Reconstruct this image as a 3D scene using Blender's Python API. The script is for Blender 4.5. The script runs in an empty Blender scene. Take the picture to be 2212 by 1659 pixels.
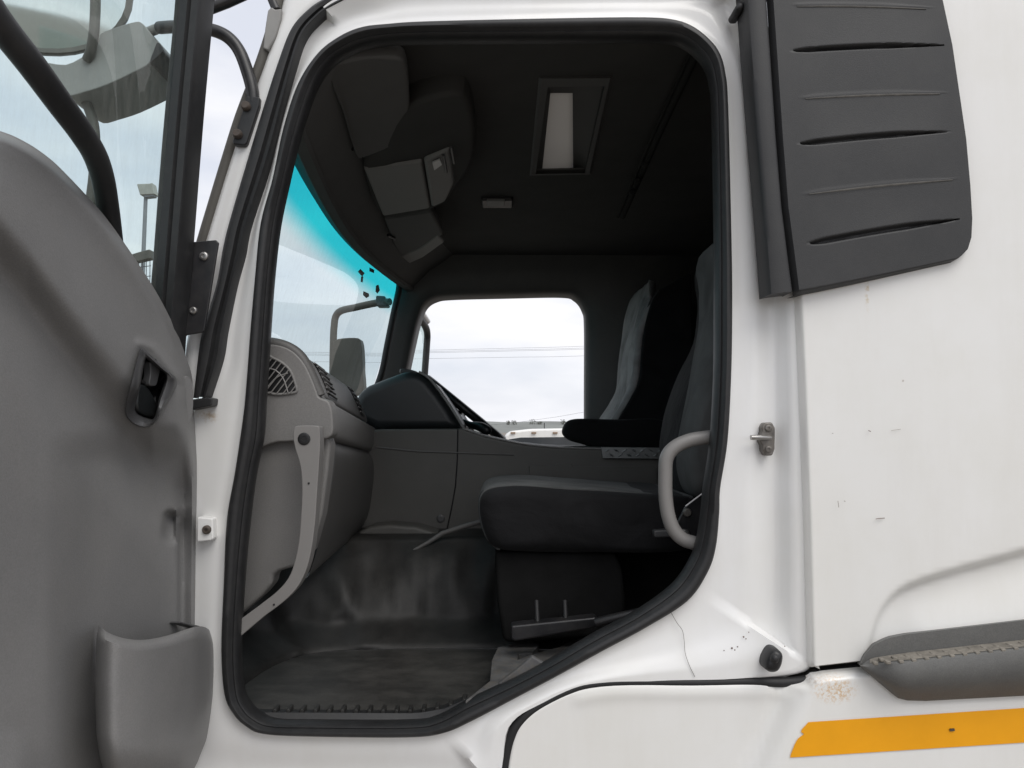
import bpy, bmesh, math, random
from mathutils import Vector, Matrix, Euler, noise
random.seed(7)
# ------------------------------------------------------------------ camera, world, sun, exposure
S = bpy.context.scene
F, CX, CY = 1600.0, 1106.0, 829.5            # focal length and centre, in units of a 2212 px wide frame
CAMP = Vector((0.0, -1.45, 1.85))
PITCH, YAW = math.atan(100 / 1600), math.atan(21 / 1600)
cam = bpy.data.objects.new('camera', bpy.data.cameras.new('camera'))
S.collection.objects.link(cam)
cam.data.sensor_width = 36.0
cam.data.lens = F / 2212 * 36.0
cam.data.clip_start = 0.05
cam.data.clip_end = 4000
cam.location = CAMP
cam.rotation_euler = (math.pi / 2 + PITCH, 0, -YAW)
S.camera = cam
ROT = Euler((math.pi / 2 + PITCH, 0, -YAW)).to_matrix()

SUN_EL, SUN_AZ = math.radians(52), math.radians(148)      # azimuth clockwise from +y: behind the camera
W = bpy.data.worlds.new('World'); S.world = W; W.use_nodes = True
nt = W.node_tree; nt.nodes.clear()
out = nt.nodes.new('ShaderNodeOutputWorld'); bg = nt.nodes.new('ShaderNodeBackground')
sky = nt.nodes.new('ShaderNodeTexSky'); sky.sky_type = 'NISHITA'; sky.sun_disc = False
sky.sun_elevation = SUN_EL; sky.sun_rotation = SUN_AZ; sky.air_density = 1.0; sky.dust_density = 2.0
tc = nt.nodes.new('ShaderNodeTexCoord'); mp = nt.nodes.new('ShaderNodeMapping')
mp.inputs['Scale'].default_value = (1.0, 1.0, 3.2)
nz = nt.nodes.new('ShaderNodeTexNoise'); nz.inputs['Scale'].default_value = 3.1; nz.inputs['Detail'].default_value = 5
nz.inputs['Roughness'].default_value = 0.5
rp = nt.nodes.new('ShaderNodeValToRGB')
rp.color_ramp.elements[0].position = 0.36; rp.color_ramp.elements[0].color = (0.84,) * 3 + (1,)
rp.color_ramp.elements[1].position = 0.60; rp.color_ramp.elements[1].color = (1.0,) * 3 + (1,)
rp2 = nt.nodes.new('ShaderNodeValToRGB')
rp2.color_ramp.elements[0].position = 0.35; rp2.color_ramp.elements[0].color = (7.0, 7.2, 7.9, 1)
rp2.color_ramp.elements[1].position = 0.68; rp2.color_ramp.elements[1].color = (8.5, 8.45, 8.6, 1)
mx = nt.nodes.new('ShaderNodeMix'); mx.data_type = 'RGBA'
nt.links.new(tc.outputs['Generated'], mp.inputs['Vector']); nt.links.new(mp.outputs['Vector'], nz.inputs['Vector'])
nt.links.new(nz.outputs['Fac'], rp.inputs['Fac']); nt.links.new(nz.outputs['Fac'], rp2.inputs['Fac'])
nt.links.new(rp.outputs['Color'], mx.inputs['Factor']); nt.links.new(sky.outputs['Color'], mx.inputs['A'])
nt.links.new(rp2.outputs['Color'], mx.inputs['B']); nt.links.new(mx.outputs['Result'], bg.inputs['Color'])
bg.inputs['Strength'].default_value = 0.1
nt.links.new(bg.outputs['Background'], out.inputs['Surface'])

sun = bpy.data.objects.new('sun', bpy.data.lights.new('sun', 'SUN'))
S.collection.objects.link(sun)
sun.data.energy = 1.35; sun.data.angle = math.radians(40); sun.data.color = (1.0, 0.97, 0.92)
sd = Vector((math.sin(SUN_AZ) * math.cos(SUN_EL), math.cos(SUN_AZ) * math.cos(SUN_EL), math.sin(SUN_EL)))
sun.rotation_euler = sd.to_track_quat('Z', 'Y').to_euler()
sun.location = sd * 30
S.view_settings.view_transform = 'Standard'; S.view_settings.look = 'None'
S.view_settings.exposure = 0.30; S.view_settings.gamma = 1.0; S.view_settings.use_curve_mapping = False
S.cycles.use_denoising = True
S.cycles.max_bounces = 10; S.cycles.transparent_max_bounces = 24
S.cycles.sample_clamp_indirect = 6.0

# ------------------------------------------------------------------ helpers
COL = S.collection
def ray(px, py):
    return ROT @ Vector(((px - CX) / F, -(py - CY) / F, -1.0))
def P(px, py, Y):                       # point at depth Y (metres behind the door plane)
    d = ray(px, py); return CAMP + d * ((Y - CAMP.y) / d.y)
def PZ(px, py, z):                      # point at height z above the ground
    d = ray(px, py); return CAMP + d * ((z - CAMP.z) / d.z)
def PN(px, py, o, n):                   # point on a plane
    d = ray(px, py); return CAMP + d * ((o - CAMP).dot(n) / d.dot(n))
def lerp(a, b, t): return a + (b - a) * t
def sstep(a, b, x):
    t = max(0.0, min(1.0, (x - a) / (b - a))); return t * t * (3 - 2 * t)
def spline(pts, n=6, closed=False):     # Catmull-Rom through tuples / vectors of any size
    pts = [tuple(p) for p in pts]; m = len(pts); o = []
    rng = range(m) if closed else range(m - 1)
    for i in rng:
        if closed: a, b, c, d = (pts[(i + k) % m] for k in (-1, 0, 1, 2))
        else:
            b, c = pts[i], pts[i + 1]
            a = pts[i - 1] if i > 0 else tuple(2 * x - y for x, y in zip(b, c))
            d = pts[i + 2] if i + 2 < m else tuple(2 * y - x for x, y in zip(b, c))
        for k in range(n):
            t = k / n; t2, t3 = t * t, t * t * t
            o.append(tuple(0.5 * (2 * q + (r - p) * t + (2 * p - 5 * q + 4 * r - s) * t2 + (3 * q - p - 3 * r + s) * t3)
                           for p, q, r, s in zip(a, b, c, d)))
    if not closed: o.append(pts[-1])
    return o
def at_x(poly, x):                      # y on a polyline at x (or first coordinate)
    if x <= poly[0][0]: return poly[0][1]
    for (a, b), (c, d) in zip(poly, poly[1:]):
        if x <= c: return b + (d - b) * (x - a) / (c - a) if c != a else d
    return poly[-1][1]
def dist_poly(poly, x, y):
    best = 1e9
    for (a, b), (c, d) in zip(poly, poly[1:]):
        ux, uy = c - a, d - b; L = ux * ux + uy * uy
        t = max(0, min(1, ((x - a) * ux + (y - b) * uy) / L)) if L else 0
        best = min(best, math.hypot(x - a - ux * t, y - b - uy * t))
    return best

def link(name, me, mat, parent=None, smooth=35, wn=False):
    me.validate()
    o = bpy.data.objects.new(name, me); COL.objects.link(o)
    if mat: me.materials.append(mat)
    if smooth:
        me.polygons.foreach_set('use_smooth', [True] * len(me.polygons))
        me.set_sharp_from_angle(angle=math.radians(smooth))
    if wn:
        md = o.modifiers.new('wn', 'WEIGHTED_NORMAL'); md.keep_sharp = True
    if parent: o.parent = parent
    return o
def mesh(name, v, f, mat, parent=None, smooth=35, fix=True):
    me = bpy.data.meshes.new(name); me.from_pydata([tuple(p) for p in v], [], f); me.update()
    if fix:
        bm = bmesh.new(); bm.from_mesh(me)
        bmesh.ops.remove_doubles(bm, verts=bm.verts, dist=1e-6)
        bmesh.ops.recalc_face_normals(bm, faces=bm.faces); bm.to_mesh(me); bm.free()
    return link(name, me, mat, parent, smooth)
def loft(name, rows, mat, parent=None, cu=False, cv=False, smooth=40, thick=0):
    n, m = len(rows), len(rows[0]); v = [p for r in rows for p in r]; f = []
    for i in range(n if cv else n - 1):
        for j in range(m if cu else m - 1):
            a, b = i, (i + 1) % n; c, d = j, (j + 1) % m
            f.append((a * m + c, a * m + d, b * m + d, b * m + c))
    o = mesh(name, v, f, mat, parent, smooth)
    if thick:
        md = o.modifiers.new('solid', 'SOLIDIFY'); md.thickness = abs(thick); md.offset = -1 if thick > 0 else 1
    return o
def tube_data(path, rad, seg=12, closed=False, flat=1.0, up=None):
    path = [Vector(p) for p in path]; n = len(path)
    if not hasattr(rad, '__len__'): rad = [rad] * n
    tans = []
    for i in range(n):
        if closed: t = path[(i + 1) % n] - path[i - 1]
        else: t = path[min(i + 1, n - 1)] - path[max(i - 1, 0)]
        tans.append(t.normalized())
    u = up or Vector((0, 1, 0))
    if abs(u.dot(tans[0])) > 0.95: u = Vector((1, 0, 0))
    v, f = [], []
    for i in range(n):
        u = (u - tans[i] * u.dot(tans[i])).normalized(); w = tans[i].cross(u)
        for k in range(seg):
            a = 2 * math.pi * k / seg
            v.append(path[i] + (u * math.cos(a) * flat + w * math.sin(a)) * rad[i])
    for i in range(n if closed else n - 1):
        for k in range(seg):
            a, b = i * seg, ((i + 1) % n) * seg
            f.append((a + k, a + (k + 1) % seg, b + (k + 1) % seg, b + k))
    if not closed:
        f.append(tuple(range(seg - 1, -1, -1))); f.append(tuple((n - 1) * seg + k for k in range(seg)))
    return v, f
def tube(name, path, rad, mat, parent=None, seg=12, sm=0, closed=False, flat=1.0):
    if sm:
        if hasattr(rad, '__len__'):
            q = spline([tuple(p) + (r,) for p, r in zip(path, rad)], sm, closed)
            path = [p[:3] for p in q]; rad = [p[3] for p in q]
        else: path = spline(path, sm, closed)
    v, f = tube_data(path, rad, seg, closed, flat)
    return mesh(name, v, f, mat, parent, 50)
def prism_pts(name, pts, off, mat, parent=None, bev=0.004, seg=3, smooth=40):
    """closed outline of 3-D points, extruded by vector off, edges rounded"""
    bm = bmesh.new(); fr = [bm.verts.new(p) for p in pts]; bk = [bm.verts.new(Vector(p) + off) for p in pts]
    n = len(pts)
    bm.faces.new(fr); bm.faces.new(bk[::-1])
    for i in range(n): bm.faces.new((fr[i], bk[i], bk[(i + 1) % n], fr[(i + 1) % n]))
    bmesh.ops.recalc_face_normals(bm, faces=bm.faces)
    if bev:
        es = [e for e in bm.edges if len(e.link_faces) == 2 and e.calc_face_angle(0) > math.radians(28)]
        bmesh.ops.bevel(bm, geom=es, offset=bev, segments=seg, profile=0.5, affect='EDGES', clamp_overlap=True)
    me = bpy.data.meshes.new(name); bm.to_mesh(me); bm.free()
    return link(name, me, mat, parent, smooth, wn=True)
def prism(name, px, Y0, Y1, mat, parent=None, bev=0.004, seg=3, sm=0):
    if sm: px = spline(px, sm, True)
    return prism_pts(name, [P(x, y, Y0) for x, y in px], Vector((0, Y1 - Y0, 0)), mat, parent, bev, seg)
def box(name, lo, hi, mat, parent=None, bev=0.003, seg=2):
    (a, b, c), (d, e, f) = lo, hi
    return prism_pts(name, [(a, b, c), (d, b, c), (d, b, f), (a, b, f)], Vector((0, e - b, 0)), mat, parent, bev, seg)
def pillow(name, px, slices, mat, parent=None, sm=4, yref=None):
    """outline in the xz plane lofted across depth; slices are (Y, inset 0..1, ) pairs, capped at both ends"""
    px = spline(px, sm, True); Y0 = slices[0][0] if yref is None else yref
    base = [P(x, y, Y0) for x, y in px]
    c = sum((Vector(p) for p in base), Vector()) / len(base)
    rows = []
    for Y, ins in slices:
        r = []
        for p in base:
            q = Vector(p); dv = q - c; L = math.hypot(dv.x, dv.z)
            k = max(0, (L - ins)) / L
            r.append(Vector((c.x + dv.x * k, Y, c.z + dv.z * k)))
        rows.append(r)
    m = len(base); v = [p for r in rows for p in r]; f = []
    for i in range(len(rows) - 1):
        for j in range(m): f.append((i * m + j, i * m + (j + 1) % m, (i + 1) * m + (j + 1) % m, (i + 1) * m + j))
    f.append(tuple(range(m))); f.append(tuple((len(rows) - 1) * m + k for k in range(m))[::-1])
    return mesh(name, v, f, mat, parent, 60)
def bolt(name, c, n, r, mat, parent=None, h=0.004, seg=14, rec=True):
    n = Vector(n).normalized(); u = n.orthogonal().normalized(); w = n.cross(u); c = Vector(c)
    prof = [(1.0, 0.0), (1.0, 0.45), (0.9, 0.8), (0.72, 1.0), (0.42, 1.0)] + ([(0.38, 0.45), (0.0, 0.45)] if rec else [(0.0, 1.02)])
    rows = [[c + n * h * b + (u * math.cos(2 * math.pi * k / seg) + w * math.sin(2 * math.pi * k / seg)) * r * max(a, 1e-4)
             for k in range(seg)] for a, b in prof]
    return loft(name, rows, mat, parent, cu=True, smooth=35)
def empty(name, loc, parent=None):
    o = bpy.data.objects.new(name, None); COL.objects.link(o); o.location = loc
    if parent: o.parent = parent
    return o
def adopt(root):                         # keep world positions when the parent sits at its own base
    bpy.context.view_layer.update()
    for c in root.children: c.matrix_parent_inverse = root.matrix_world.inverted()

# ------------------------------------------------------------------ materials
def nodes(name):
    m = bpy.data.materials.new(name); m.use_nodes = True; t = m.node_tree
    return m, t, t.nodes['Principled BSDF']
def N(t, kind, **kw):
    n = t.nodes.new('ShaderNode' + kind)
    for k, v in kw.items():
        if k in n.inputs: n.inputs[k].default_value = v
        else: setattr(n, k, v)
    return n
def coords(t, scale=(1, 1, 1)):
    g = N(t, 'NewGeometry'); mpn = N(t, 'Mapping'); mpn.inputs['Scale'].default_value = scale
    t.links.new(g.outputs['Position'], mpn.inputs['Vector']); return mpn.outputs['Vector']
def plastic(name, col, rough=0.5, grain=900, bump=0.12, var=0.12, vscale=6, spec=0.5, dust=0.0, coat=0.0, metal=0.0, dustcol=(0.35, 0.32, 0.27), stretch=(1, 1, 1), speck=0.0):
    m, t, b = nodes(name)
    v = coords(t, stretch)
    n1 = N(t, 'TexNoise', Scale=vscale, Detail=6.0, Roughness=0.6); t.links.new(v, n1.inputs['Vector'])
    r = N(t, 'ValToRGB'); e = r.color_ramp.elements
    e[0].position, e[1].position = 0.3, 0.7
    e[0].color = tuple(c * (1 - var) for c in col) + (1,); e[1].color = tuple(min(1, c * (1 + var)) for c in col) + (1,)
    t.links.new(n1.outputs['Fac'], r.inputs['Fac'])
    last = r.outputs['Color']
    if speck:
        ns = N(t, 'TexNoise', Scale=420.0, Detail=3.0, Roughness=0.8); t.links.new(v, ns.inputs['Vector'])
        ms_ = N(t, 'MapRange'); ms_.inputs['From Min'].default_value = 0.3; ms_.inputs['From Max'].default_value = 0.7
        ms_.inputs['To Min'].default_value = 1 - speck; ms_.inputs['To Max'].default_value = 1 + speck
        t.links.new(ns.outputs['Fac'], ms_.inputs['Value'])
        hs = N(t, 'Mix', data_type='RGBA', blend_type='MULTIPLY'); hs.inputs['Factor'].default_value = 1.0
        t.links.new(last, hs.inputs['A']); t.links.new(ms_.outputs['Result'], hs.inputs['B']); last = hs.outputs['Result']
    if dust:
        n2 = N(t, 'TexNoise', Scale=vscale * 2.3, Detail=8.0, Roughness=0.7); t.links.new(v, n2.inputs['Vector'])
        mr = N(t, 'MapRange'); mr.inputs['From Min'].default_value = 0.42; mr.inputs['From Max'].default_value = 0.75
        mr.inputs['To Max'].default_value = dust
        t.links.new(n2.outputs['Fac'], mr.inputs['Value'])
        mxn = N(t, 'Mix', data_type='RGBA'); mxn.inputs['B'].default_value = dustcol + (1,)
        t.links.new(mr.outputs['Result'], mxn.inputs['Factor']); t.links.new(last, mxn.inputs['A']); last = mxn.outputs['Result']
    t.links.new(last, b.inputs['Base Color'])
    rr = N(t, 'MapRange'); rr.inputs['To Min'].default_value = max(0.02, rough - 0.08); rr.inputs['To Max'].default_value = min(1, rough + 0.08)
    t.links.new(n1.outputs['Fac'], rr.inputs['Value']); t.links.new(rr.outputs['Result'], b.inputs['Roughness'])
    b.inputs['Specular IOR Level'].default_value = spec; b.inputs['Metallic'].default_value = metal
    if coat: b.inputs['Coat Weight'].default_value = coat; b.inputs['Coat Roughness'].default_value = 0.12
    if bump:
        n3 = N(t, 'TexNoise', Scale=grain, Detail=2.0); t.links.new(v, n3.inputs['Vector'])
        bp = N(t, 'Bump', Strength=bump, Distance=0.0006); t.links.new(n3.outputs['Fac'], bp.inputs['Height'])
        t.links.new(bp.outputs['Normal'], b.inputs['Normal'])
    return m
def fabric(name, col, rib=0, sheen=0.03, wrinkle=0.0):
    m, t, b = nodes(name); v = coords(t)
    n1 = N(t, 'TexNoise', Scale=260.0, Detail=3.0); t.links.new(v, n1.inputs['Vector'])
    n2 = N(t, 'TexNoise', Scale=9.0, Detail=5.0, Distortion=0.6); t.links.new(v, n2.inputs['Vector'])
    r = N(t, 'ValToRGB'); e = r.color_ramp.elements
    e[0].color = tuple(c * 0.65 for c in col) + (1,); e[1].color = tuple(c * 1.3 for c in col) + (1,)
    e[0].position, e[1].position = 0.3, 0.72
    t.links.new(n2.outputs['Fac'], r.inputs['Fac']); t.links.new(r.outputs['Color'], b.inputs['Base Color'])
    b.inputs['Roughness'].default_value = 0.9; b.inputs['Sheen Weight'].default_value = sheen; b.inputs['Specular IOR Level'].default_value = 0.2
    ad = N(t, 'Math', operation='MULTIPLY_ADD'); ad.inputs[1].default_value = 0.25
    t.links.new(n1.outputs['Fac'], ad.inputs[0])
    if rib:
        w = N(t, 'TexWave', wave_type='BANDS', bands_direction='Y', Scale=rib, Distortion=1.5); t.links.new(v, w.inputs['Vector'])
        t.links.new(w.outputs['Fac'], ad.inputs[2])
    else:
        sc = N(t, 'Math', operation='MULTIPLY'); sc.inputs[1].default_value = 6 * wrinkle
        t.links.new(n2.outputs['Fac'], sc.inputs[0]); t.links.new(sc.outputs[0], ad.inputs[2])
    bp = N(t, 'Bump', Strength=0.5, Distance=0.004); t.links.new(ad.outputs[0], bp.inputs['Height']); t.links.new(bp.outputs['Normal'], b.inputs['Normal'])
    return m
def white_paint(name, col=(0.81, 0.805, 0.785), chips=True, stain=None):
    m, t, b = nodes(name); v = coords(t)
    n1 = N(t, 'TexNoise', Scale=3.0, Detail=6.0, Roughness=0.65); t.links.new(v, n1.inputs['Vector'])
    r = N(t, 'ValToRGB'); e = r.color_ramp.elements
    e[0].position, e[1].position = 0.3, 0.6
    e[0].color = (col[0] * 0.95, col[1] * 0.945, col[2] * 0.92, 1); e[1].color = col + (1,)
    t.links.new(n1.outputs['Fac'], r.inputs['Fac']); last = r.outputs['Color']
    mv = N(t, 'Mapping'); mv.inputs['Scale'].default_value = (9.0, 9.0, 1.3); t.links.new(v, mv.inputs['Vector'])
    nd = N(t, 'TexNoise', Scale=1.6, Detail=7.0, Roughness=0.7); t.links.new(mv.outputs['Vector'], nd.inputs['Vector'])
    md_ = N(t, 'MapRange'); md_.inputs['From Min'].default_value = 0.48; md_.inputs['From Max'].default_value = 0.78; md_.inputs['To Max'].default_value = 0.09
    t.links.new(nd.outputs['Fac'], md_.inputs['Value'])
    mg = N(t, 'Mix', data_type='RGBA'); mg.inputs['B'].default_value = (0.50, 0.46, 0.39, 1)   # washed-down road film
    t.links.new(md_.outputs['Result'], mg.inputs['Factor']); t.links.new(last, mg.inputs['A']); last = mg.outputs['Result']
    if chips:                                           # sparse stone chips and specks of dirt
        vo = N(t, 'TexVoronoi', Scale=26.0, Randomness=1.0)
        wob = N(t, 'TexNoise', Scale=240.0, Detail=2.0); t.links.new(v, wob.inputs['Vector'])
        av = N(t, 'VectorMath', operation='MULTIPLY_ADD'); av.inputs[1].default_value = (0.004,) * 3
        t.links.new(wob.outputs['Color'], av.inputs[0]); t.links.new(v, av.inputs[2]); t.links.new(av.outputs[0], vo.inputs['Vector'])
        lt = N(t, 'MapRange'); lt.inputs['From Min'].default_value = 0.075; lt.inputs['From Max'].default_value = 0.03
        t.links.new(vo.outputs['Distance'], lt.inputs['Value'])
        sp = N(t, 'SeparateColor'); t.links.new(vo.outputs['Color'], sp.inputs['Color'])
        gt = N(t, 'Math', operation='GREATER_THAN'); gt.inputs[1].default_value = 0.94; t.links.new(sp.outputs['Red'], gt.inputs[0])
        ml = N(t, 'Math', operation='MULTIPLY'); t.links.new(lt.outputs['Result'], ml.inputs[0]); t.links.new(gt.outputs[0], ml.inputs[1])
        m2 = N(t, 'Math', operation='MULTIPLY'); m2.inputs[1].default_value = 0.6; t.links.new(ml.outputs[0], m2.inputs[0])
        mc = N(t, 'Mix', data_type='RGBA'); mc.inputs['B'].default_value = (0.30, 0.22, 0.17, 1)
        t.links.new(m2.outputs[0], mc.inputs['Factor']); t.links.new(last, mc.inputs['A']); last = mc.outputs['Result']
    for (c, rad, colr, amt, fs) in (stain or []):        # rust bloom / grime with a shape of its own
        dv = N(t, 'VectorMath', operation='SUBTRACT'); dv.inputs[1].default_value = c; t.links.new(v, dv.inputs[0])
        sv = N(t, 'VectorMath', operation='DIVIDE'); sv.inputs[1].default_value = rad; t.links.new(dv.outputs[0], sv.inputs[0])
        ln = N(t, 'VectorMath', operation='LENGTH'); t.links.new(sv.outputs[0], ln.inputs[0])
        mr = N(t, 'MapRange', interpolation_type='SMOOTHSTEP'); mr.inputs['From Min'].default_value = 1.0; mr.inputs['From Max'].default_value = 0.35
        t.links.new(ln.outputs['Value'], mr.inputs['Value'])
        nn = N(t, 'TexNoise', Scale=fs, Detail=4.0, Roughness=0.7); t.links.new(v, nn.inputs['Vector'])
        r3 = N(t, 'MapRange'); r3.inputs['From Min'].default_value = 0.45; r3.inputs['From Max'].default_value = 0.68
        t.links.new(nn.outputs['Fac'], r3.inputs['Value'])
        mu = N(t, 'Math', operation='MULTIPLY'); t.links.new(mr.outputs['Result'], mu.inputs[0]); t.links.new(r3.outputs['Result'], mu.inputs[1])
        mu2 = N(t, 'Math', operation='MULTIPLY'); mu2.inputs[1].default_value = amt; t.links.new(mu.outputs[0], mu2.inputs[0])
        mc = N(t, 'Mix', data_type='RGBA'); mc.inputs['B'].default_value = colr + (1,)
        t.links.new(mu2.outputs[0], mc.inputs['Factor']); t.links.new(last, mc.inputs['A']); last = mc.outputs['Result']
    t.links.new(last, b.inputs['Base Color'])
    b.inputs['Roughness'].default_value = 0.32; b.inputs['Coat Weight'].default_value = 0.35; b.inputs['Coat Roughness'].default_value = 0.12
    n3 = N(t, 'TexNoise', Scale=5.0, Detail=2.0); t.links.new(v, n3.inputs['Vector'])
    bp = N(t, 'Bump', Strength=0.08, Distance=0.01); t.links.new(n3.outputs['Fac'], bp.inputs['Height']); t.links.new(bp.outputs['Normal'], b.inputs['Normal'])
    return m
def glass(name, tint=(0.86, 0.95, 0.95), dirt=0.06, band=None):
    m, t, b = nodes(name); t.nodes.remove(b); o = t.nodes['Material Output']; v = coords(t)
    tr = N(t, 'BsdfTransparent'); gl = N(t, 'BsdfGlossy', Roughness=0.0); di = N(t, 'BsdfDiffuse', Color=(0.55, 0.55, 0.5, 1))
    tr.inputs['Color'].default_value = tint + (1,)
    if band:                                             # dyed shade band along the top of the windscreen
        sx = N(t, 'SeparateXYZ'); t.links.new(v, sx.inputs['Vector'])
        mr = N(t, 'MapRange', interpolation_type='SMOOTHSTEP'); mr.inputs['From Min'].default_value = band[0]; mr.inputs['From Max'].default_value = band[1]
        t.links.new(sx.outputs['Z'], mr.inputs['Value'])
        mc = N(t, 'Mix', data_type='RGBA'); mc.inputs['A'].default_value = tint + (1,); mc.inputs['B'].default_value = band[2] + (1,)
        t.links.new(mr.outputs['Result'], mc.inputs['Factor']); t.links.new(mc.outputs['Result'], tr.inputs['Color'])
    lw = N(t, 'LayerWeight', Blend=0.5); pw = N(t, 'Math', operation='POWER'); pw.inputs[1].default_value = 5.0   # Schlick
    t.links.new(lw.outputs['Facing'], pw.inputs[0]); fr = N(t, 'Math', operation='MULTIPLY_ADD'); fr.inputs[1].default_value = 0.9; fr.inputs[2].default_value = 0.07
    t.links.new(pw.outputs[0], fr.inputs[0])
    ms = N(t, 'MixShader'); t.links.new(fr.outputs[0], ms.inputs['Fac']); t.links.new(tr.outputs[0], ms.inputs[1]); t.links.new(gl.outputs[0], ms.inputs[2])
    mpn = N(t, 'Mapping'); mpn.inputs['Scale'].default_value = (30, 30, 8); t.links.new(v, mpn.inputs['Vector'])
    nn = N(t, 'TexNoise', Scale=2.0, Detail=8.0, Roughness=0.75); t.links.new(mpn.outputs['Vector'], nn.inputs['Vector'])
    rr = N(t, 'MapRange'); rr.inputs['From Min'].default_value = 0.4; rr.inputs['From Max'].default_value = 0.75
    rr.inputs['To Min'].default_value = dirt * 0.5; rr.inputs['To Max'].default_value = dirt * 2.5
    t.links.new(nn.outputs['Fac'], rr.inputs['Value'])
    ms2 = N(t, 'MixShader'); t.links.new(rr.outputs['Result'], ms2.inputs['Fac']); t.links.new(ms.outputs[0], ms2.inputs[1]); t.links.new(di.outputs[0], ms2.inputs[2])
    t.links.new(ms2.outputs[0], o.inputs['Surface'])
    return m

rust_c = P(1800, 1487, -0.045)
M = {}
M['paint'] = white_paint('white_paint', stain=[
    (tuple(rust_c), (0.052, 0.05, 0.032), (0.60, 0.36, 0.13), 0.95, 200.0),
    (tuple(P(1870, 628, -0.04)), (0.006, 0.05, 0.05), (0.55, 0.42, 0.22), 0.8, 90.0),
    (tuple(P(1700, 1465, -0.03)), (0.10, 0.05, 0.012), (0.33, 0.25, 0.20), 0.7, 120.0)])
M['jamb'] = white_paint('jamb_paint', (0.815, 0.815, 0.812), chips=True, stain=[
    (tuple(P(1860, 640, -0.03)), (0.2, 0.05, 0.02), (0.6, 0.5, 0.25), 0.6, 60.0),
    (tuple(P(445, 900, 0.0)), (0.03, 0.05, 0.02), (0.45, 0.32, 0.18), 0.7, 60.0)])
M['rubber'] = plastic('black_rubber', (0.0145, 0.0148, 0.016), 0.5, 500, 0.15, 0.15, 30, dust=0.025)
M['gap_stud_black'] = plastic('gap_shade_stud_black', (0.012, 0.012, 0.013), 0.6, 500, 0.1, 0.2, 20)  # black for the shade inside the shut line, and for the rail studs
M['louvre'] = plastic('charcoal_trim', (0.0215, 0.022, 0.0235), 0.55, 500, 0.4, 0.18, 4, dust=0.10, dustcol=(0.12, 0.115, 0.105), speck=0.18)
M['step_grey'] = plastic('mid_grey_step', (0.118, 0.118, 0.114), 0.6, 500, 0.4, 0.10, 8, speck=0.2, dust=0.08)
M['step_worn'] = plastic('worn_step_tread', (0.20, 0.182, 0.155), 0.7, 300, 0.3, 0.35, 60)
M['tape'] = plastic('amber_tape', (0.86, 0.37, 0.0), 0.5, 1500, 0.1, 0.06, 8)
M['door_trim'] = plastic('door_trim_grey', (0.188, 0.186, 0.185), 0.48, 500, 0.5, 0.07, 5, speck=0.13, dust=0.06)
M['trim_line'] = plastic('door_trim_shadow', (0.07, 0.07, 0.07), 0.6)
M['dash'] = plastic('dash_grey', (0.180, 0.175, 0.170), 0.5, 600, 0.4, 0.08, 5, speck=0.15, dust=0.06)
M['dash_dark'] = plastic('dash_dark_grey', (0.082, 0.080, 0.078), 0.5, 600, 0.4, 0.08, 5, speck=0.15, dust=0.05)
M['handle_grey'] = plastic('handle_grey', (0.215, 0.207, 0.20), 0.45, 900, 0.2, 0.06, 5)
M['bezel'] = plastic('bezel_grey', (0.06, 0.06, 0.062), 0.38, 900, 0.2, 0.08, 5)
M['black'] = plastic('black_plastic', (0.012, 0.012, 0.013), 0.4, 900, 0.2, 0.2, 10)
M['matte'] = plastic('black_matte', (0.022, 0.022, 0.021), 0.9, 600, 0.2, 0.2, 10, spec=0.15)
M['deep'] = plastic('deep_black', (0.008, 0.008, 0.008), 0.85, 300, 0.3, 0.3, 14, spec=0.15)
M['hood'] = plastic('binnacle_black', (0.014, 0.016, 0.017), 0.42, 1000, 0.3, 0.15, 5)
M['liner'] = plastic('headliner', (0.058, 0.057, 0.055), 0.9, 300, 0.4, 0.12, 8, spec=0.2)
M['liner_pale'] = plastic('lit_face_and_trim_grey', (0.22, 0.216, 0.21), 0.6, 900, 0.2, 0.06, 5)  # paler copy for lit overhead faces; also lamp lens and visor band
M['visor'] = plastic('visor_vinyl', (0.10, 0.099, 0.097), 0.75, 700, 0.3, 0.1, 6, spec=0.3)
M['visor_pale'] = plastic('visor_grey', (0.105, 0.104, 0.102), 0.7, 700, 0.3, 0.1, 6, spec=0.3)
M['unit'] = plastic('overhead_unit', (0.055, 0.054, 0.052), 0.8, 600, 0.3, 0.1, 6, spec=0.2)
M['mat'] = plastic('vinyl_floor', (0.028, 0.027, 0.025), 0.6, 250, 0.5, 0.4, 5, dust=0.8, dustcol=(0.072, 0.069, 0.064), speck=0.2, stretch=(1, 1.5, 1))
M['mat_wall'] = plastic('vinyl_tunnel', (0.019, 0.0187, 0.018), 0.55, 250, 0.4, 0.4, 5, dust=0.6, dustcol=(0.045, 0.043, 0.040), speck=0.2, spec=0.35)
M['lining'] = plastic('torn_sill_lining', (0.085, 0.085, 0.087), 0.7, 200, 0.5, 0.35, 25, dust=0.3, dustcol=(0.2, 0.16, 0.1))
M['console'] = plastic('console_grey', (0.070, 0.068, 0.063), 0.55, 600, 0.4, 0.1, 6, speck=0.15, dust=0.06, dustcol=(0.15, 0.14, 0.12))
M['seat_dark'] = fabric('seat_black', (0.010, 0.010, 0.011), wrinkle=0.9)
M['seat_grey'] = fabric('seat_grey', (0.078, 0.080, 0.080), wrinkle=0.7)
M['seat_ribbed'] = fabric('seat_ribbed', (0.30, 0.30, 0.30), rib=30)
M['steel'] = plastic('dull_steel', (0.42, 0.41, 0.40), 0.35, 400, 0.2, 0.2, 30, metal=0.9, dust=0.2)
M['dirty_steel'] = plastic('dirty_steel', (0.16, 0.15, 0.14), 0.45, 400, 0.3, 0.4, 60, metal=0.5, dust=0.4, dustcol=(0.2, 0.17, 0.13))
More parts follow.
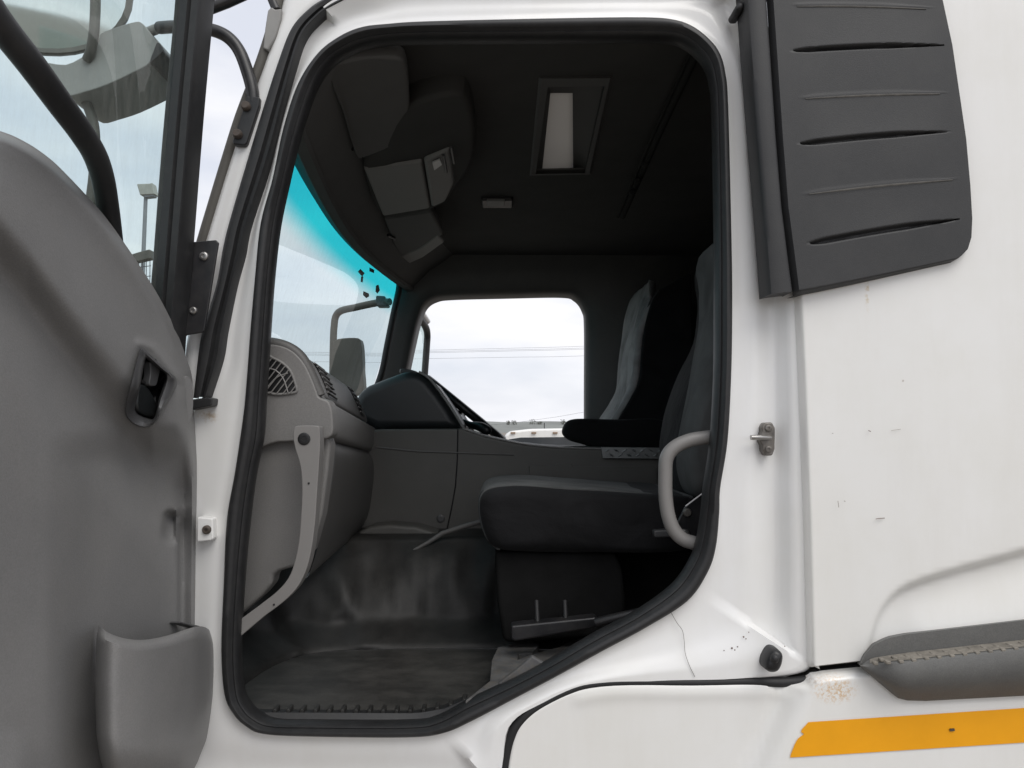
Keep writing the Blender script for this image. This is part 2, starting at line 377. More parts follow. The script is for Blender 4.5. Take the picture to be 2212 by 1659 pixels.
M['plate_alu'] = plastic('chequer_aluminium', (0.22, 0.23, 0.23), 0.42, 300, 0.2, 0.2, 30, metal=0.6)
M['black_metal'] = plastic('black_painted_metal', (0.015, 0.015, 0.017), 0.38, 600, 0.15, 0.2, 14, dust=0.06)
M['brown_bolt'] = plastic('rusty_bolt', (0.07, 0.055, 0.045), 0.6, 300, 0.4, 0.4, 90)
M['scratch'] = plastic('bared_primer', (0.20, 0.15, 0.13), 0.7, 300, 0.2, 0.3, 90)
M['ridge_dust'] = plastic('dusty_ridge', (0.085, 0.080, 0.072), 0.8, 300, 0.2, 0.3, 60)
M['mirror_grey'] = plastic('mirror_housing', (0.27, 0.265, 0.255), 0.55, 700, 0.2, 0.15, 9)
M['mirror_back'] = plastic('far_mirror_housing', (0.09, 0.085, 0.075), 0.6, 700, 0.2, 0.15, 9)
M['bright'] = plastic('bright_edge_trim', (0.5, 0.5, 0.5), 0.3, 400, 0.0, 0.05)
M['glass'] = glass('door_glass', (0.80, 0.925, 0.915), 0.06)
M['wind'] = glass('windscreen_glass', (0.80, 0.915, 0.93), 0.04, band=(1.85 + 0.535, 1.85 + 0.645, (0.035, 0.72, 0.80)))
M['mirror'] = plastic('mirror_glass', (0.75, 0.78, 0.78), 0.05, 100, 0.0, 0.0, metal=1.0)
m, t, b = nodes('hatch_lens'); M['lens'] = m
b.inputs['Base Color'].default_value = (0.62, 0.58, 0.53, 1); b.inputs['Roughness'].default_value = 0.6
tl = N(t, 'BsdfTranslucent', Color=(0.05, 0.047, 0.043, 1)); ad = N(t, 'AddShader')
t.links.new(b.outputs[0], ad.inputs[0]); t.links.new(tl.outputs[0], ad.inputs[1]); t.links.new(ad.outputs[0], t.nodes['Material Output'].inputs['Surface'])
M['ground'] = plastic('yard_ground', (0.20, 0.18, 0.155), 0.9, 60, 0.4, 0.25, 0.8)
M['hill'] = plastic('far_hill', (0.20, 0.21, 0.20), 0.95, 1, 0, 0.25, 0.02)
M['tree'] = plastic('far_tree', (0.12, 0.125, 0.105), 0.95, 1, 0, 0.3, 0.3)
M['galv'] = plastic('galvanised_pole', (0.22, 0.23, 0.25), 0.5, 100, 0.0, 0.1, 3)
M['lamp'] = plastic('floodlight_body', (0.36, 0.36, 0.33), 0.5, 100, 0.0, 0.1, 3)
M['wire'] = plastic('cable', (0.06, 0.06, 0.07), 0.6, 100, 0.0)
M['dark_glass'] = plastic('dark_glass', (0.05, 0.055, 0.06), 0.08, 100, 0.0, 0.1, 3)
M['tail'] = plastic('marker_lens', (0.30, 0.22, 0.16), 0.3, 100, 0.0)

# ------------------------------------------------------------------ setting
def kind(o, k): o['kind'] = k; return o
R = 1500
kind(mesh('ground', [(-R, -R, 0), (R, -R, 0), (R, R, 0), (-R, R, 0)], [(0, 1, 2, 3)], M['ground'], smooth=0), 'structure')
rows = []
for i, (yy, k) in enumerate(((560, 0.0), (600, 0.75), (640, 1.0), (760, 0.4), (900, 0.0))):
    r = []
    for j in range(161):
        x = -1100 + j * 13.75
        h = 7.0 + 4.2 * noise.noise((x * 0.006, 3.1, 0)) + 1.1 * noise.noise((x * 0.03, 7.7, 0)) + 6 * sstep(20, -300, x)
        r.append((x, yy, h * 1.35 * k - 0.2))
    rows.append(r)
kind(loft('hill', rows, M['hill']), 'structure')

truck = empty('truck', (0, 0, 0))
truck['label'] = 'white truck cab with its passenger door wide open, filling the picture'
truck['category'] = 'truck'

# ------------------------------------------------------------------ door surround: seal, jamb, outer panels
# door opening: (seal outer edge, seal inner edge, jamb outer edge)
K = [((481,1400),(513,1400),(380,1400)), ((486,1255),(521,1255),(385,1255)), ((492,1121),(534,1125),(390,1121)),
     ((509,1023),(547,1025),(395,1023)), ((521,942),(564,942),(400,930)), ((530,876),(568,870),(425,870)),
     ((537,795),(573,790),(472,800)), ((543,714),(578,714),(486,714)), ((553,600),(586,600),(510,600)),
     ((565,486),(599,486),(537,486)), ((591,390),(617,395),(568,388)), ((614,281),(643,290),(595,275)),
     ((645,187),(678,185),(620,180)), ((688,121),(712,132),(648,95)), ((735,84),(755,104),(687,43)),
     ((782,64),(795,90),(722,12)), ((837,57),(845,83),(788,-15)), ((930,51),(930,80),(900,-50)),
     ((1215,44),(1215,79),(1215,-55)), ((1385,42),(1385,78),(1400,-55)), ((1451,47),(1458,81),(1530,-55)),
     ((1494,62),(1490,95),(1615,-30)), ((1530,90),(1514,116),(1640,60)), ((1553,121),(1530,140),(1650,120)),
     ((1565,164),(1538,170),(1660,180)), ((1571,234),(1544,236),(1672,260)), ((1578,508),(1549,508),(1700,508)),
     ((1580,645),(1549,645),(1722,645)), ((1578,800),(1548,800),(1729,800)), ((1570,950),(1540,950),(1735,950)),
     ((1554,1053),(1525,1053),(1739,1053)), ((1552,1108),(1521,1095),(1742,1150)), ((1545,1181),(1510,1165),(1745,1260)),
     ((1527,1236),(1493,1213),(1748,1400)), ((1483,1298),(1453,1268),(1745,1453)), ((1391,1356),(1375,1325),(1600,1468)),
     ((1300,1405),(1282,1375),(1430,1468)), ((1209,1455),(1190,1430),(1270,1477)), ((1120,1502),(1105,1475),(1170,1513)),
     ((1026,1552),(1015,1516),(1105,1563)), ((960,1580),(945,1553),(1075,1690)), ((880,1589),(880,1564),(900,1700)),
     ((675,1587),(675,1564),(675,1700)), ((572,1581),(590,1562),(560,1700)), ((534,1564),(553,1548),(470,1700)),
     ((507,1537),(530,1525),(390,1680)), ((488,1495),(518,1490),(380,1560))]
SO = spline([k[0] for k in K], 6, True); SI = spline([k[1] for k in K], 6, True); JB = spline([k[2] for k in K], 6, True)
prof = [(-0.02, 0.012), (0.0, -0.004), (0.08, -0.013), (0.25, -0.018), (0.48, -0.018), (0.62, -0.013), (0.70, -0.006), (0.74, -0.005), (0.80, -0.007),
        (0.92, -0.003), (0.985, 0.006), (1.0, 0.016), (0.90, 0.035), (0.3, 0.05), (-0.1, 0.05)]
rows = []
for tt, yo in prof:
    rows.append([P(lerp(a[0], b[0], tt), lerp(a[1], b[1], tt), 0.0) + Vector((0, yo, 0)) for a, b in zip(SO, SI)])
loft('door_seal', rows, M['rubber'], truck, cu=True, smooth=50)
# painted jamb
rows = []
n = 22
for i in range(n + 1):
    tt = i / n; r = []
    for a, b in zip(SO, JB):
        x, y = lerp(a[0], b[0], tt), lerp(a[1], b[1], tt)
        wd = math.hypot(a[0] - b[0], a[1] - b[1])
        rt = sstep(1450, 1600, b[0])                       # rear pillar
        lo = sstep(1380, 1480, b[1]) * (1 - sstep(600, 1000, b[0]) * 0.0)
        yo = -0.004 * math.exp(-(tt * wd / 10) ** 2)        # lip under the seal
        yo += rt * (0.014 * sstep(0.30, 0.62, tt) * (1 - sstep(0.66, 0.82, tt)) - 0.020 * sstep(0.66, 0.86, tt) - 0.012 * sstep(0.93, 1, tt))
        yo += (1 - rt) * (0.010 * sstep(0.2, 0.8, tt))
        if b[1] > 1440 and b[0] > 1060: yo = lerp(yo, -0.010 - 0.012 * sstep(0.3, 0.7, tt) + 0.035 * sstep(0.93, 1, tt), sstep(0.0, 0.5, tt))
        if b[1] < 100 and 700 < b[0] < 1600: yo += -0.028 * sstep(0.35, 1, tt)
        r.append(P(x, y, 0.002) + Vector((0, yo, 0)))
    rows.append(r)
# outer panels tuck behind: add return flange
rows.append([p + Vector((0, 0.04, 0)) for p in rows[-1]])
jamb = loft('door_jamb', rows, M['jamb'], truck, cu=True, smooth=60)

# outer side panel behind the door
LE = [(-70, 1684), (0, 1688), (200, 1697), (508, 1708), (645, 1722), (800, 1729), (950, 1735), (1150, 1742), (1400, 1748), (1452, 1750)]
BE = [(1750, 1450), (1858, 1436), (2400, 1380)]
SW = spline([(1850, 1470), (1868, 1430), (1880, 1380), (1900, 1325), (1935, 1282), (1985, 1256), (2060, 1232), (2140, 1210), (2212, 1190), (2420, 1130)], 8)
def swage_side(x, y):                   # 1 inside the scooped area below the curve
    d = dist_poly(SW, x, y)
    yy = at_x([(p[0], p[1]) for p in SW], x)
    inside = x > 1850 and y > yy
    return d if inside else -d
rows = []
nu, nv = 120, 150
for i in range(nv + 1):
    v = i / nv; r = []
    for j in range(nu + 1):
        u = (j / nu) ** 1.25
        ytop, yb = -70, 0
        x = 0
        # bottom edge depends on x; iterate once
        x = lerp(1722, 2420, u); yb = at_x(BE, x); y = lerp(ytop, yb, v)
        x = lerp(at_x(LE, y), 2420, u); yb = at_x(BE, x); y = lerp(ytop, yb, v)
        dpx = x - at_x(LE, y)
        h = -0.040 + 0.030 * (1 - sstep(0, 14, dpx)) ** 2 - 0.010 * sstep(0, 300, dpx)
        if y > 1050 and x > 1800:
            s = swage_side(x, y)
            fade = sstep(1845, 1960, x) * 0.7 + 0.3
            h += 0.020 * fade * sstep(-9, 13, s) - 0.015 * fade * sstep(20, 170, s)
        if yb - y < 6: h += 0.02 * (1 - (yb - y) / 6)
        r.append(P(x, y, -0.040) + Vector((0, h + 0.040, 0)))
    rows.append(r)
side = loft('side_panel', rows, M['paint'], truck, smooth=60)

# lower panel under the shut line
GT = spline([(1086, 1720), (1094, 1650), (1106, 1600), (1125, 1566), (1165, 1532), (1240, 1496), (1300, 1483), (1380, 1479), (1500, 1480), (1620, 1478),
             (1690, 1481), (1742, 1480), (1758, 1468), (1775, 1460), (1860, 1450), (2420, 1400)], 5)
def low_h(x, y):
    cl = lerp(1772, 1690, (y - 1465) / 180)              # crease line between the step panel and the stripe panel
    a = sstep(-70, 8, x - cl)
    h = lerp(-0.020, -0.052, a)
    h += 0.010 * math.exp(-((x - cl + 55) / 26) ** 2)
    return h
GTE = GT[:56:2]
rows = []
for i in range(26):
    v = (i / 25)
    r = []
    for x, y in GT:
        yy = lerp(y, 1760, v ** 1.7) if i else y
        xx = x + 70 * (1 - sstep(1086, 1250, x)) * v ** 1.2
        e = dist_poly(GTE, xx, yy)
        roll = 0.03 * (1 - sstep(0, 12, e)) ** 2 if x < 1700 else 0.03 * (1 - sstep(0, 12, yy - y)) ** 2
        wide = 0.003 * math.exp(-((e - 28) / 14) ** 2) if 1250 < x < 1720 else 0
        r.append(P(xx, yy, -0.045) + Vector((0, low_h(xx, yy) + 0.045 + roll - wide, 0)))
    rows.append(r)
low = loft('lower_panel', rows, M['paint'], truck, smooth=60)
gp = [(1082, 1720), (1090, 1650), (1102, 1597), (1121, 1562), (1162, 1526), (1238, 1488), (1298, 1476), (1380, 1473), (1500, 1474), (1620, 1472), (1690, 1474), (1744, 1468), (1760, 1458), (1858, 1443)]
tube('shut_line_shade', [P(x, y, -0.012) for x, y in spline(gp, 5)], 0.0095, M['gap_stud_black'], truck, 8)  # dark strip standing in for the shade inside the open panel gap
# fluid blob of sealant in the gap corner
# amber reflective tape with a torn end
tl_ = [(1556, 1742), (1563, 1736), (1571, 1728), (1577, 1726), (1582, 1733), (1586, 1726), (1592, 1719), (1603, 1713), (1616, 1708), (1626, 1704), (1632, 1703)]
rows = []
for i in range(33):
    v = i / 32; r = []
    for j in range(41):
        u = j / 40
        yl = lerp(1556, 1632, v); x0 = at_x(tl_, yl)
        x = lerp(x0, 2420, u)
        ye = lerp(1556 - (x - 1742) * 0.0655, 1632 - (x - 1703) * 0.0640, v)
        r.append(P(x, ye, -0.045) + Vector((0, low_h(x, ye) + 0.045 - 0.0018, 0)))
    rows.append(r)
tape = loft('amber_tape', rows, M['tape'], truck, smooth=60)
tape['label'] = 'amber reflective tape with a torn end'
prism('tape_speck', [(2052, 1575), (2062, 1574), (2063, 1579), (2053, 1580)], -0.0565, -0.0545, M['brown_bolt'], tape, 0)

# grey entry step trim
e_top = [(1858,1437),(1868,1415),(1888,1393),(1920,1378),(1960,1370),(2212,1340),(2420,1316)]
e_lb = [(1860,1436),(1882,1422),(1960,1410),(2212,1382),(2420,1360)]
e_lf = [(1860,1437),(1888,1431),(1960,1426),(2212,1397),(2420,1375)]
e_mid = [(1859,1439),(1900,1464),(1935,1474),(1960,1474),(2212,1455),(2420,1440)]
e_bot = [(1858,1440),(1925,1497),(1945,1512),(1985,1515),(2212,1503),(2420,1490)]
xs = [1858, 1862, 1868, 1878, 1888, 1900, 1912, 1925, 1940, 1960, 2000, 2060, 2120, 2212, 2300, 2420]
rows = []
for x in xs:
    k = sstep(1856, 1960, x)
    r = [P(x, at_x(e_top, x), -0.036) + Vector((0, 0.012, 0)), P(x, at_x(e_top, x), -0.066) ,
         P(x, lerp(at_x(e_top, x), at_x(e_lb, x), 0.5), -0.066), P(x, at_x(e_lb, x), -0.064), P(x, at_x(e_lf, x), -0.066 - 0.030 * k),
         P(x, at_x(e_lf, x) + 6 * k, -0.068 - 0.034 * k), P(x, lerp(at_x(e_lf, x), at_x(e_mid, x), 0.5), -0.070 - 0.037 * k), P(x, at_x(e_mid, x), -0.069 - 0.034 * k),
         P(x, lerp(at_x(e_mid, x), at_x(e_bot, x), 0.35), -0.068 - 0.024 * k), P(x, at_x(e_bot, x), -0.064), P(x, at_x(e_bot, x), -0.03)]
    rows.append(r)
stp = loft('entry_step', rows, M['step_grey'], truck, smooth=38)
trd = loft('step_tread', [[P(x, at_x(e_lb, x), -0.064) + Vector((0, -0.001, 0.0008)),
                           P(x, at_x(e_lf, x), -0.066 - 0.030 * sstep(1856, 1960, x)) + Vector((0, -0.001, 0.0008))] for x in xs[3:]], M['step_worn'], stp)
cleat = None
for i in range(20):
    x = 1890 + i * 27.5
    for row, (f_, dx) in enumerate(((1.0, 0), (0.45, 14))):
        c = lerp(P(x + dx, at_x(e_lb, x + dx), -0.064), P(x + dx, at_x(e_lf, x + dx), -0.096), f_)
        if cleat is None:
            cleat = box('tread_cleat', (-0.0042, -0.005, -0.004), (0.0042, 0.005, 0.0018), M['step_worn'], stp, 0.0012, 1); o = cleat
        else:
            o = cleat.copy(); COL.objects.link(o)
        o.location = c

# charcoal louvred quarter panel and pillar strip
lt_l = [(-70, 1650), (0, 1660), (300, 1680), (450, 1692), (600, 1712), (636, 1717)]
lt_r = [(-70, 2005), (0, 2040), (100, 2062), (300, 2092), (400, 2101), (470, 2105), (510, 2103), (535, 2095), (550, 2080), (562, 2060)]
DS = [((1710, 113), (2035, 101), 3.6), ((1728, 313), (2042, 287), 4.2), ((1745, 528), (2072, 475), 4.8)]
RS = [((1710, 14), (2010, 20), 4.5), ((1728, 214), (2040, 203), 5.5), ((1735, 421), (2068, 388), 6.0)]
def groove(x, y, sg):
    (x0, y0), (x1, y1), w = sg
    t = (x - x0) / (x1 - x0)
    if t < 0 or t > 1: return 0.0
    yc = lerp(y0, y1, t) - 6 * math.sin(math.pi * t) * 0.5
    ww = w * min(1, (t / 0.10) ** 0.6, ((1 - t) / 0.35) ** 0.8) + 1e-3
    d = (y - yc) / ww
    return math.exp(-(d * d) ** 1.5)
rows = []
nv, nu = 330, 46
for i in range(nv + 1):
    v = i / nv; r = []
    for j in range(nu + 1):
        u = j / nu
        yb = lerp(637, 565, u ** 1.1)
        y = lerp(-70, yb, v)
        if u > 0.93: pass
        yr = min(y, 562)
        xr = at_x(lt_r, lerp(-70, 562, v)); x = lerp(at_x(lt_l, y), xr, u)
        h = -0.006
        for sg in DS:
            h += 0.0125 * groove(x, y, sg)
            # surface above the slot leans out, below leans in
            t_ = (x - sg[0][0]) / (sg[1][0] - sg[0][0])
            if 0 <= t_ <= 1:
                yc = lerp(sg[0][1], sg[1][1], t_); dy = y - yc
                if -95 < dy < 0: h -= 0.003 * (1 + dy / 95) ** 2 * math.sin(math.pi * min(1, max(0, t_)))
        for sg in RS: h -= 0.0007 * groove(x, y, sg)
        ed = min(u * 380, (1 - u) * 380, (yb - y))
        h += 0.016 * (1 - sstep(0, 9, ed)) ** 2
        r.append(P(x, y, -0.062) + Vector((0, h, 0)))
    rows.append(r)
rows.append([p + Vector((0, 0.03, 0)) for p in rows[-1]])
lv = loft('louvre_panel', rows, M['louvre'], truck, smooth=60)
for sg in RS:
    (x0, y0), (x1, y1), w_ = sg; rw = []
    for k in range(25):
        t_ = lerp(0.04, 0.97, k / 24); x = lerp(x0, x1, t_); yc = lerp(y0, y1, t_) - 3 * math.sin(math.pi * t_)
        ww = w_ * 0.62 * math.sin(math.pi * t_) ** 0.5
        rw.append([P(x, yc - ww, -0.0680), P(x, yc - ww * 0.3, -0.0692), P(x, yc + ww * 0.3, -0.0692), P(x, yc + ww, -0.0680)])
    loft('ridge', rw, M['ridge_dust'], lv, smooth=60)
lv['label'] = 'charcoal plastic quarter panel with slots'
st_l = [(-70, 1604), (60, 1614), (300, 1633), (500, 1650), (636, 1660)]
st_r = [(-70, 1646), (0, 1655), (300, 1675), (450, 1687), (600, 1706), (633, 1711)]
rows = []
for i in range(40):
    v = i / 39; y = lerp(-70, 637, v); r = []
    for u, yo in ((0, 0.05), (0.0, 0.0), (0.06, -0.008), (0.2, -0.011), (0.8, -0.011), (0.93, -0.008), (1.0, 0.0), (1.0, 0.02)):
        yy = y - 6 * u * v
        r.append(P(lerp(at_x(st_l, y), at_x(st_r, y), u), yy, -0.058) + Vector((0, yo, 0)))
    rows.append(r)
rows.append([p + Vector((0, 0.05, 0)) for p in rows[-1]])
loft('pillar_strip', rows, M['louvre'], truck, smooth=45)

# small fittings on the jamb
stk = prism('door_striker', [(1652, 913), (1668, 912), (1675, 925), (1674, 970), (1669, 984), (1655, 985), (1647, 972), (1647, 962), (1641, 952), (1641, 943), (1647, 932), (1646, 922)], -0.012, 0.012, M['dirty_steel'], truck, 0.003)
tube('striker_pin', [P(1622, 945, -0.022), P(1640, 945, -0.020), P(1664, 946, -0.008)], [0.0048, 0.0052, 0.0052], M['steel'], stk)
for y in (925, 971): bolt('striker_screw', P(1660, y, -0.0125), (0, -1, 0), 0.007, M['dirty_steel'], stk, 0.0025)
bs = pillow('bump_stop', [(1672, 1407), (1688, 1408), (1695, 1420), (1692, 1440), (1682, 1454), (1665, 1455), (1656, 1446), (1658, 1428)],
            [(-0.058, 0.012), (-0.056, 0.006), (-0.05, 0.001), (-0.03, 0.0), (0.01, 0.0)], M['black'], truck)
pillow('bump_stop_tip', [(1676, 1414), (1686, 1420), (1684, 1432), (1676, 1436), (1668, 1430), (1668, 1420)],
       [(-0.066, 0.006), (-0.064, 0.002), (-0.056, 0.0)], M['rubber'], bs)
pillow('rubber_buffer', [(1596, 2), (1608, 2), (1612, 10), (1606, 20), (1594, 20), (1590, 12)], [(-0.05, 0.006), (-0.046, 0.001), (0.0, 0.0)], M['rubber'], truck)
hb = prism('check_bracket', [(425, 1117), (459, 1120), (461, 1164), (455, 1168), (425, 1171)], -0.018, 0.01, M['jamb'], truck, 0.003)
bolt('bracket_bolt', P(447, 1144, -0.0185), (0, -1, 0), 0.0085, M['brown_bolt'], hb, 0.006)
def on_surf(px, py, Y): return P(px, py, Y)
tube('paint_crack', [P(x, y, yy) for x, y, yy in spline([(1449, 1322, -0.004), (1462, 1345, -0.006), (1474, 1362, -0.008), (1478, 1385, -0.011), (1480, 1410, -0.016), (1488, 1435, -0.021), (1501, 1462, -0.022)], 5)], 0.00045, M['brown_bolt'], jamb, 5)
for x, y, rr in ((1577, 1396, 0.0016), (1583, 1400, 0.0012), (1589, 1393, 0.0011), (1602, 1372, 0.0014), (1607, 1376, 0.0010), (1560, 1401, 0.0009), (1613, 1362, 0.0009), (1690, 1392, 0.0010)):
    c = P(x, y, -0.0035 if x < 1650 else -0.01)
    bolt('paint_chip', c - Vector((0, 0.012, 0)), (0, -1, 0), rr * 1.2, M['scratch'], jamb, 0.0006, 7, rec=False)
for x0, y0, x1, y1, rr in ((1892, 1121, 1911, 1119, 0.0011), (1810, 1082, 1812, 1096, 0.0006), (1876, 930, 1881, 932, 0.0011), (1925, 930, 1946, 927, 0.0004), (1797, 936, 1800, 936, 0.0007), (1823, 1082, 1826, 1083, 0.0008)):
    tube('paint_scratch', [P(x0, y0, -0.0498), P(x1, y1, -0.0498)], rr * 0.7, M['scratch'], side, 6)

# ------------------------------------------------------------------ front pillar
WL = [(420,860),(430,762),(439,714),(469,616),(482,540),(495,486),(534,351),(570,234),(602,137),(631,65),(669,23),(704,0),(765,-35)]
WR = [(452,857),(478,775),(488,714),(508,616),(526,550),(539,486),(583,351),(612,240),(636,148),(658,82),(690,43),(725,18),(795,-15)]
A, B = spline(WL, 6), spline(WR, 6)
rows = []
for tt, yo in ((0, 0.02), (0, -0.002), (0.08, -0.010), (0.3, -0.014), (0.55, -0.012), (0.62, -0.004), (0.68, -0.003), (0.74, -0.011), (0.9, -0.013), (0.98, -0.006), (1.0, 0.02)):
    rows.append([P(lerp(a[0], b[0], tt), lerp(a[1], b[1], tt), -0.004) + Vector((0, yo, 0)) for a, b in zip(A, B)])
ws = loft('pillar_weatherstrip', rows, M['rubber'], truck, smooth=50)
prism('weatherstrip_end', [(405, 864), (448, 858), (459, 860), (457, 876), (420, 884), (405, 886)], -0.022, 0.01, M['rubber'], ws, 0.003)
AL = [(386,860),(392,762),(398,714),(408,616),(428,540),(440,500),(486,351),(524,240),(562,140),(584,70),(596,25),(600,0),(612,-40)]
A2 = spline(AL, 6)
rows = []
for tt, yo in ((-0.12, 0.05), (0, 0.022), (0.12, 0.010), (0.35, 0.004), (0.7, 0.0), (1.0, 0.0), (1.15, 0.01)):
    rows.append([P(lerp(a[0], b[0], tt), lerp(a[1], b[1], tt), 0.0) + Vector((0, yo, 0)) for a, b in zip(A2, A)])
loft('front_pillar', rows, M['jamb'], truck, smooth=60)
tube('windscreen_moulding', [P(x, y, 0.015) for x, y in spline([(405, 640), (420, 580), (438, 517), (461, 440), (488, 351), (520, 250), (560, 145), (586, 65), (600, 0), (606, -30)], 6)], 0.0105, M['mirror_back'], truck, 10)
pl = prism('mirror_bracket_plate', [(372, 526), (466, 518), (472, 524), (441, 714), (437, 718), (402, 724), (390, 742), (372, 742)], -0.034, -0.028, M['black_metal'], truck, 0.002)
for (x, y, rr) in ((441, 554, 0.0088), (418, 671, 0.0074)): bolt('plate_screw', P(x, y, -0.034), (0, -1, 0), rr, M['steel'], pl, 0.005)
# mirror arms and mirrors ahead of the front pillar
arm = tube('mirror_arm', [P(548, 225, 0.0), P(545, 195, 0.0), P(536, 160, 0.0), P(518, 112, 0.0), P(494, 82, 0.0), P(462, 66, 0.0), P(425, 61, 0.01), P(380, 58, 0.03), P(345, 60, 0.06)], 0.0125, M['black_metal'], truck, 14, sm=5)
foot = prism('arm_foot', [(532, 206), (561, 209), (559, 228), (552, 250), (533, 308), (528, 314), (503, 311), (502, 304), (516, 262), (527, 228)], -0.012, 0.006, M['black_metal'], arm, 0.003)
for x, y in ((532, 231), (514, 291)): bolt('foot_bolt', P(x, y, -0.012), (0, -1, 0.1), 0.0095, M['brown_bolt'], arm, 0.010, rec=False)
tube('mirror_stay', [P(418, 34, 0.03), P(440, 24, 0.03), P(490, 5, 0.03), P(545, -20, 0.03)], 0.0115, M['black_metal'], truck, 12)
tube('upper_stay', [P(597, 22, 0.01), P(588, 0, 0.01), P(580, -20, 0.01)], 0.009, M['black_metal'], truck, 12)
prism('stay_cleat', [(572, 62), (578, 22), (586, 14), (594, 20), (608, 18), (606, 40), (596, 78), (578, 108), (568, 104)], 0.0, 0.012, M['mirror_grey'], truck, 0.003)
kerb = prism('kerb_mirror', spline([(94, 137), (141, 139), (182, 119), (213, 92), (216, 72), (254, 57), (293, 46), (306, 49), (318, 62), (340, 90), (353, 107), (348, 116), (322, 137), (305, 148), (234, 182), (182, 199), (146, 207), (122, 186)], 3, True), 0.06, 0.20, M['mirror_grey'], truck, 0.012, 3)
prism('mirror_cap', spline([(340, 90), (353, 107), (348, 116), (322, 137), (330, 112)], 3, True), 0.052, 0.17, M['black'], kerb, 0.004)
tube('mirror_neck', [P(350, 58, 0.06), P(325, 68, 0.09), P(295, 85, 0.12)], 0.0105, M['mirror_grey'], kerb, 12)
tube('mirror_stem', [P(206, -25, 0.04), P(206, 20, 0.04), P(203, 70, 0.04), P(196, 110, 0.05), P(188, 130, 0.06)], 0.0098, M['mirror_back'], kerb, 12, sm=4)
tube('lower_stem', [P(160, 170, 0.10), P(178, 205, 0.10), P(194, 240, 0.10), P(203, 275, 0.10), P(205, 320, 0.10), P(203, 380, 0.10), P(196, 440, 0.10), P(190, 520, 0.10)], 0.0105, M['mirror_back'], kerb, 12, sm=4)
# wide angle mirror, tilted down towards the yard
mc = P(60, -55, 0.22); mn = (Vector((0.50, -1.0, -0.20))).normalized(); mu = mn.cross(Vector((0, 0, 1))).normalized(); mv = mn.cross(mu)
def disc(R0, R1, h0, h1, rings=6):
    rr = []
    for i in range(rings + 1):
        t = i / rings; rad = max(1e-4, lerp(R0, R1, t)); hh = lerp(h0, h1, t * t)
        rr.append([mc + (mu * math.cos(a) * 1.25 + mv * math.sin(a)) * rad + mn * hh for a in [2 * math.pi * k / 40 for k in range(40)]])
    return rr
wide = loft('wide_mirror', [[mc + (mu * math.cos(a) * 1.25 * k + mv * math.sin(a) * k) * 0.175 + mn * h for a in [2 * math.pi * q / 40 for q in range(40)]]
                             for k, h in ((0.93, 0.012), (0.99, 0.016), (1.0, 0.005), (0.97, -0.03), (0.7, -0.06), (0.01, -0.07))], M['mirror_back'], truck, cu=True, smooth=50)
loft('mirror_face', disc(0.0, 0.1675, 0.018, 0.009), M['mirror'], wide, cu=True, smooth=60)

# ------------------------------------------------------------------ open passenger door
door = empty('passenger_door', P(425, 1200, -0.05), truck)
HX = Vector((-0.575, -0.05, 1.85)); DE = Vector((-0.06, -1.0, 0)).normalized(); DN = Vector((1.0, -0.06, 0)).normalized()
def D(px, py, off=0.0): return PN(px, py, HX + DN * off, DN)
TO = spline([(-420, 246), (-250, 250), (-100, 262), (0, 283), (59, 309), (107, 342), (140, 373), (182, 417), (228, 469), (277, 537), (325, 610), (358, 668), (387, 730), (403, 775), (413, 805), (417, 840), (418, 876), (423, 942), (430, 1007), (432, 1080), (431, 1200), (430, 1350), (430, 1760)], 5)
def right_edge(y):                       # px x of the trim outline at height y
    if y <= TO[0][1]: return TO[0][0]
    for (a, b), (c, d) in zip(TO, TO[1:]):
        if b <= y <= d and d > b: return lerp(a, c, (y - b) / (d - b))
    return 430
BZC = [(310, 765), (320, 768), (350, 797), (367, 813), (369, 825), (360, 855), (346, 888), (334, 910), (312, 913), (290, 906), (282, 890), (284, 868), (294, 825), (303, 785)]
def in_poly(poly, x, y):
    c_ = False; n_ = len(poly)
    for i in range(n_):
        (x1, y1), (x2, y2) = poly[i], poly[(i + 1) % n_]
        if (y1 > y) != (y2 > y) and x < (x2 - x1) * (y - y1) / (y2 - y1) + x1: c_ = not c_
    return c_
L1 = [(-420, 380), (-100, 430), (0, 480), (60, 545), (130, 640), (210, 745), (275, 825), (330, 900), (420, 960)]
def door_h(x, y):
    h = 0.0
    yl = at_x(L1, x); dy = y - yl
    # upper roll leans inwards towards the waist line, undercut below it
    h += 0.024 * sstep(-230, -10, dy) - 0.042 * sstep(-20, 130, dy) + 0.020 * sstep(130, 330, dy)
    # recess for the lower half, right of x = 140
    sx = sstep(95, 215, x + 0.10 * (1000 - y if y < 1000 else 0)); sy = sstep(925, 1010, y + 0.06 * (x - 140))
    h -= 0.021 * sx * sy
    # ridge over the handle
    d = dist_poly([(303, 742), (330, 752), (362, 790), (386, 818)], x, y); h += 0.006 * math.exp(-(d / 9) ** 2)
    # rib and finger slot above the pocket
    if y > 1100:
        h -= 0.016 * sstep(381, 387, x) * sstep(1090, 1150, y)
        d = dist_poly([(368, 1118), (364, 1160)], x, y); h -= 0.022 * math.exp(-(d / 14) ** 4) * (1 - sstep(1120, 1230, y) * 0.9)
    h += 0.02 * sstep(1560, 1700, y) * (1 - sstep(30, 120, x))
    return h
rows = []
nv, nu = 260, 150
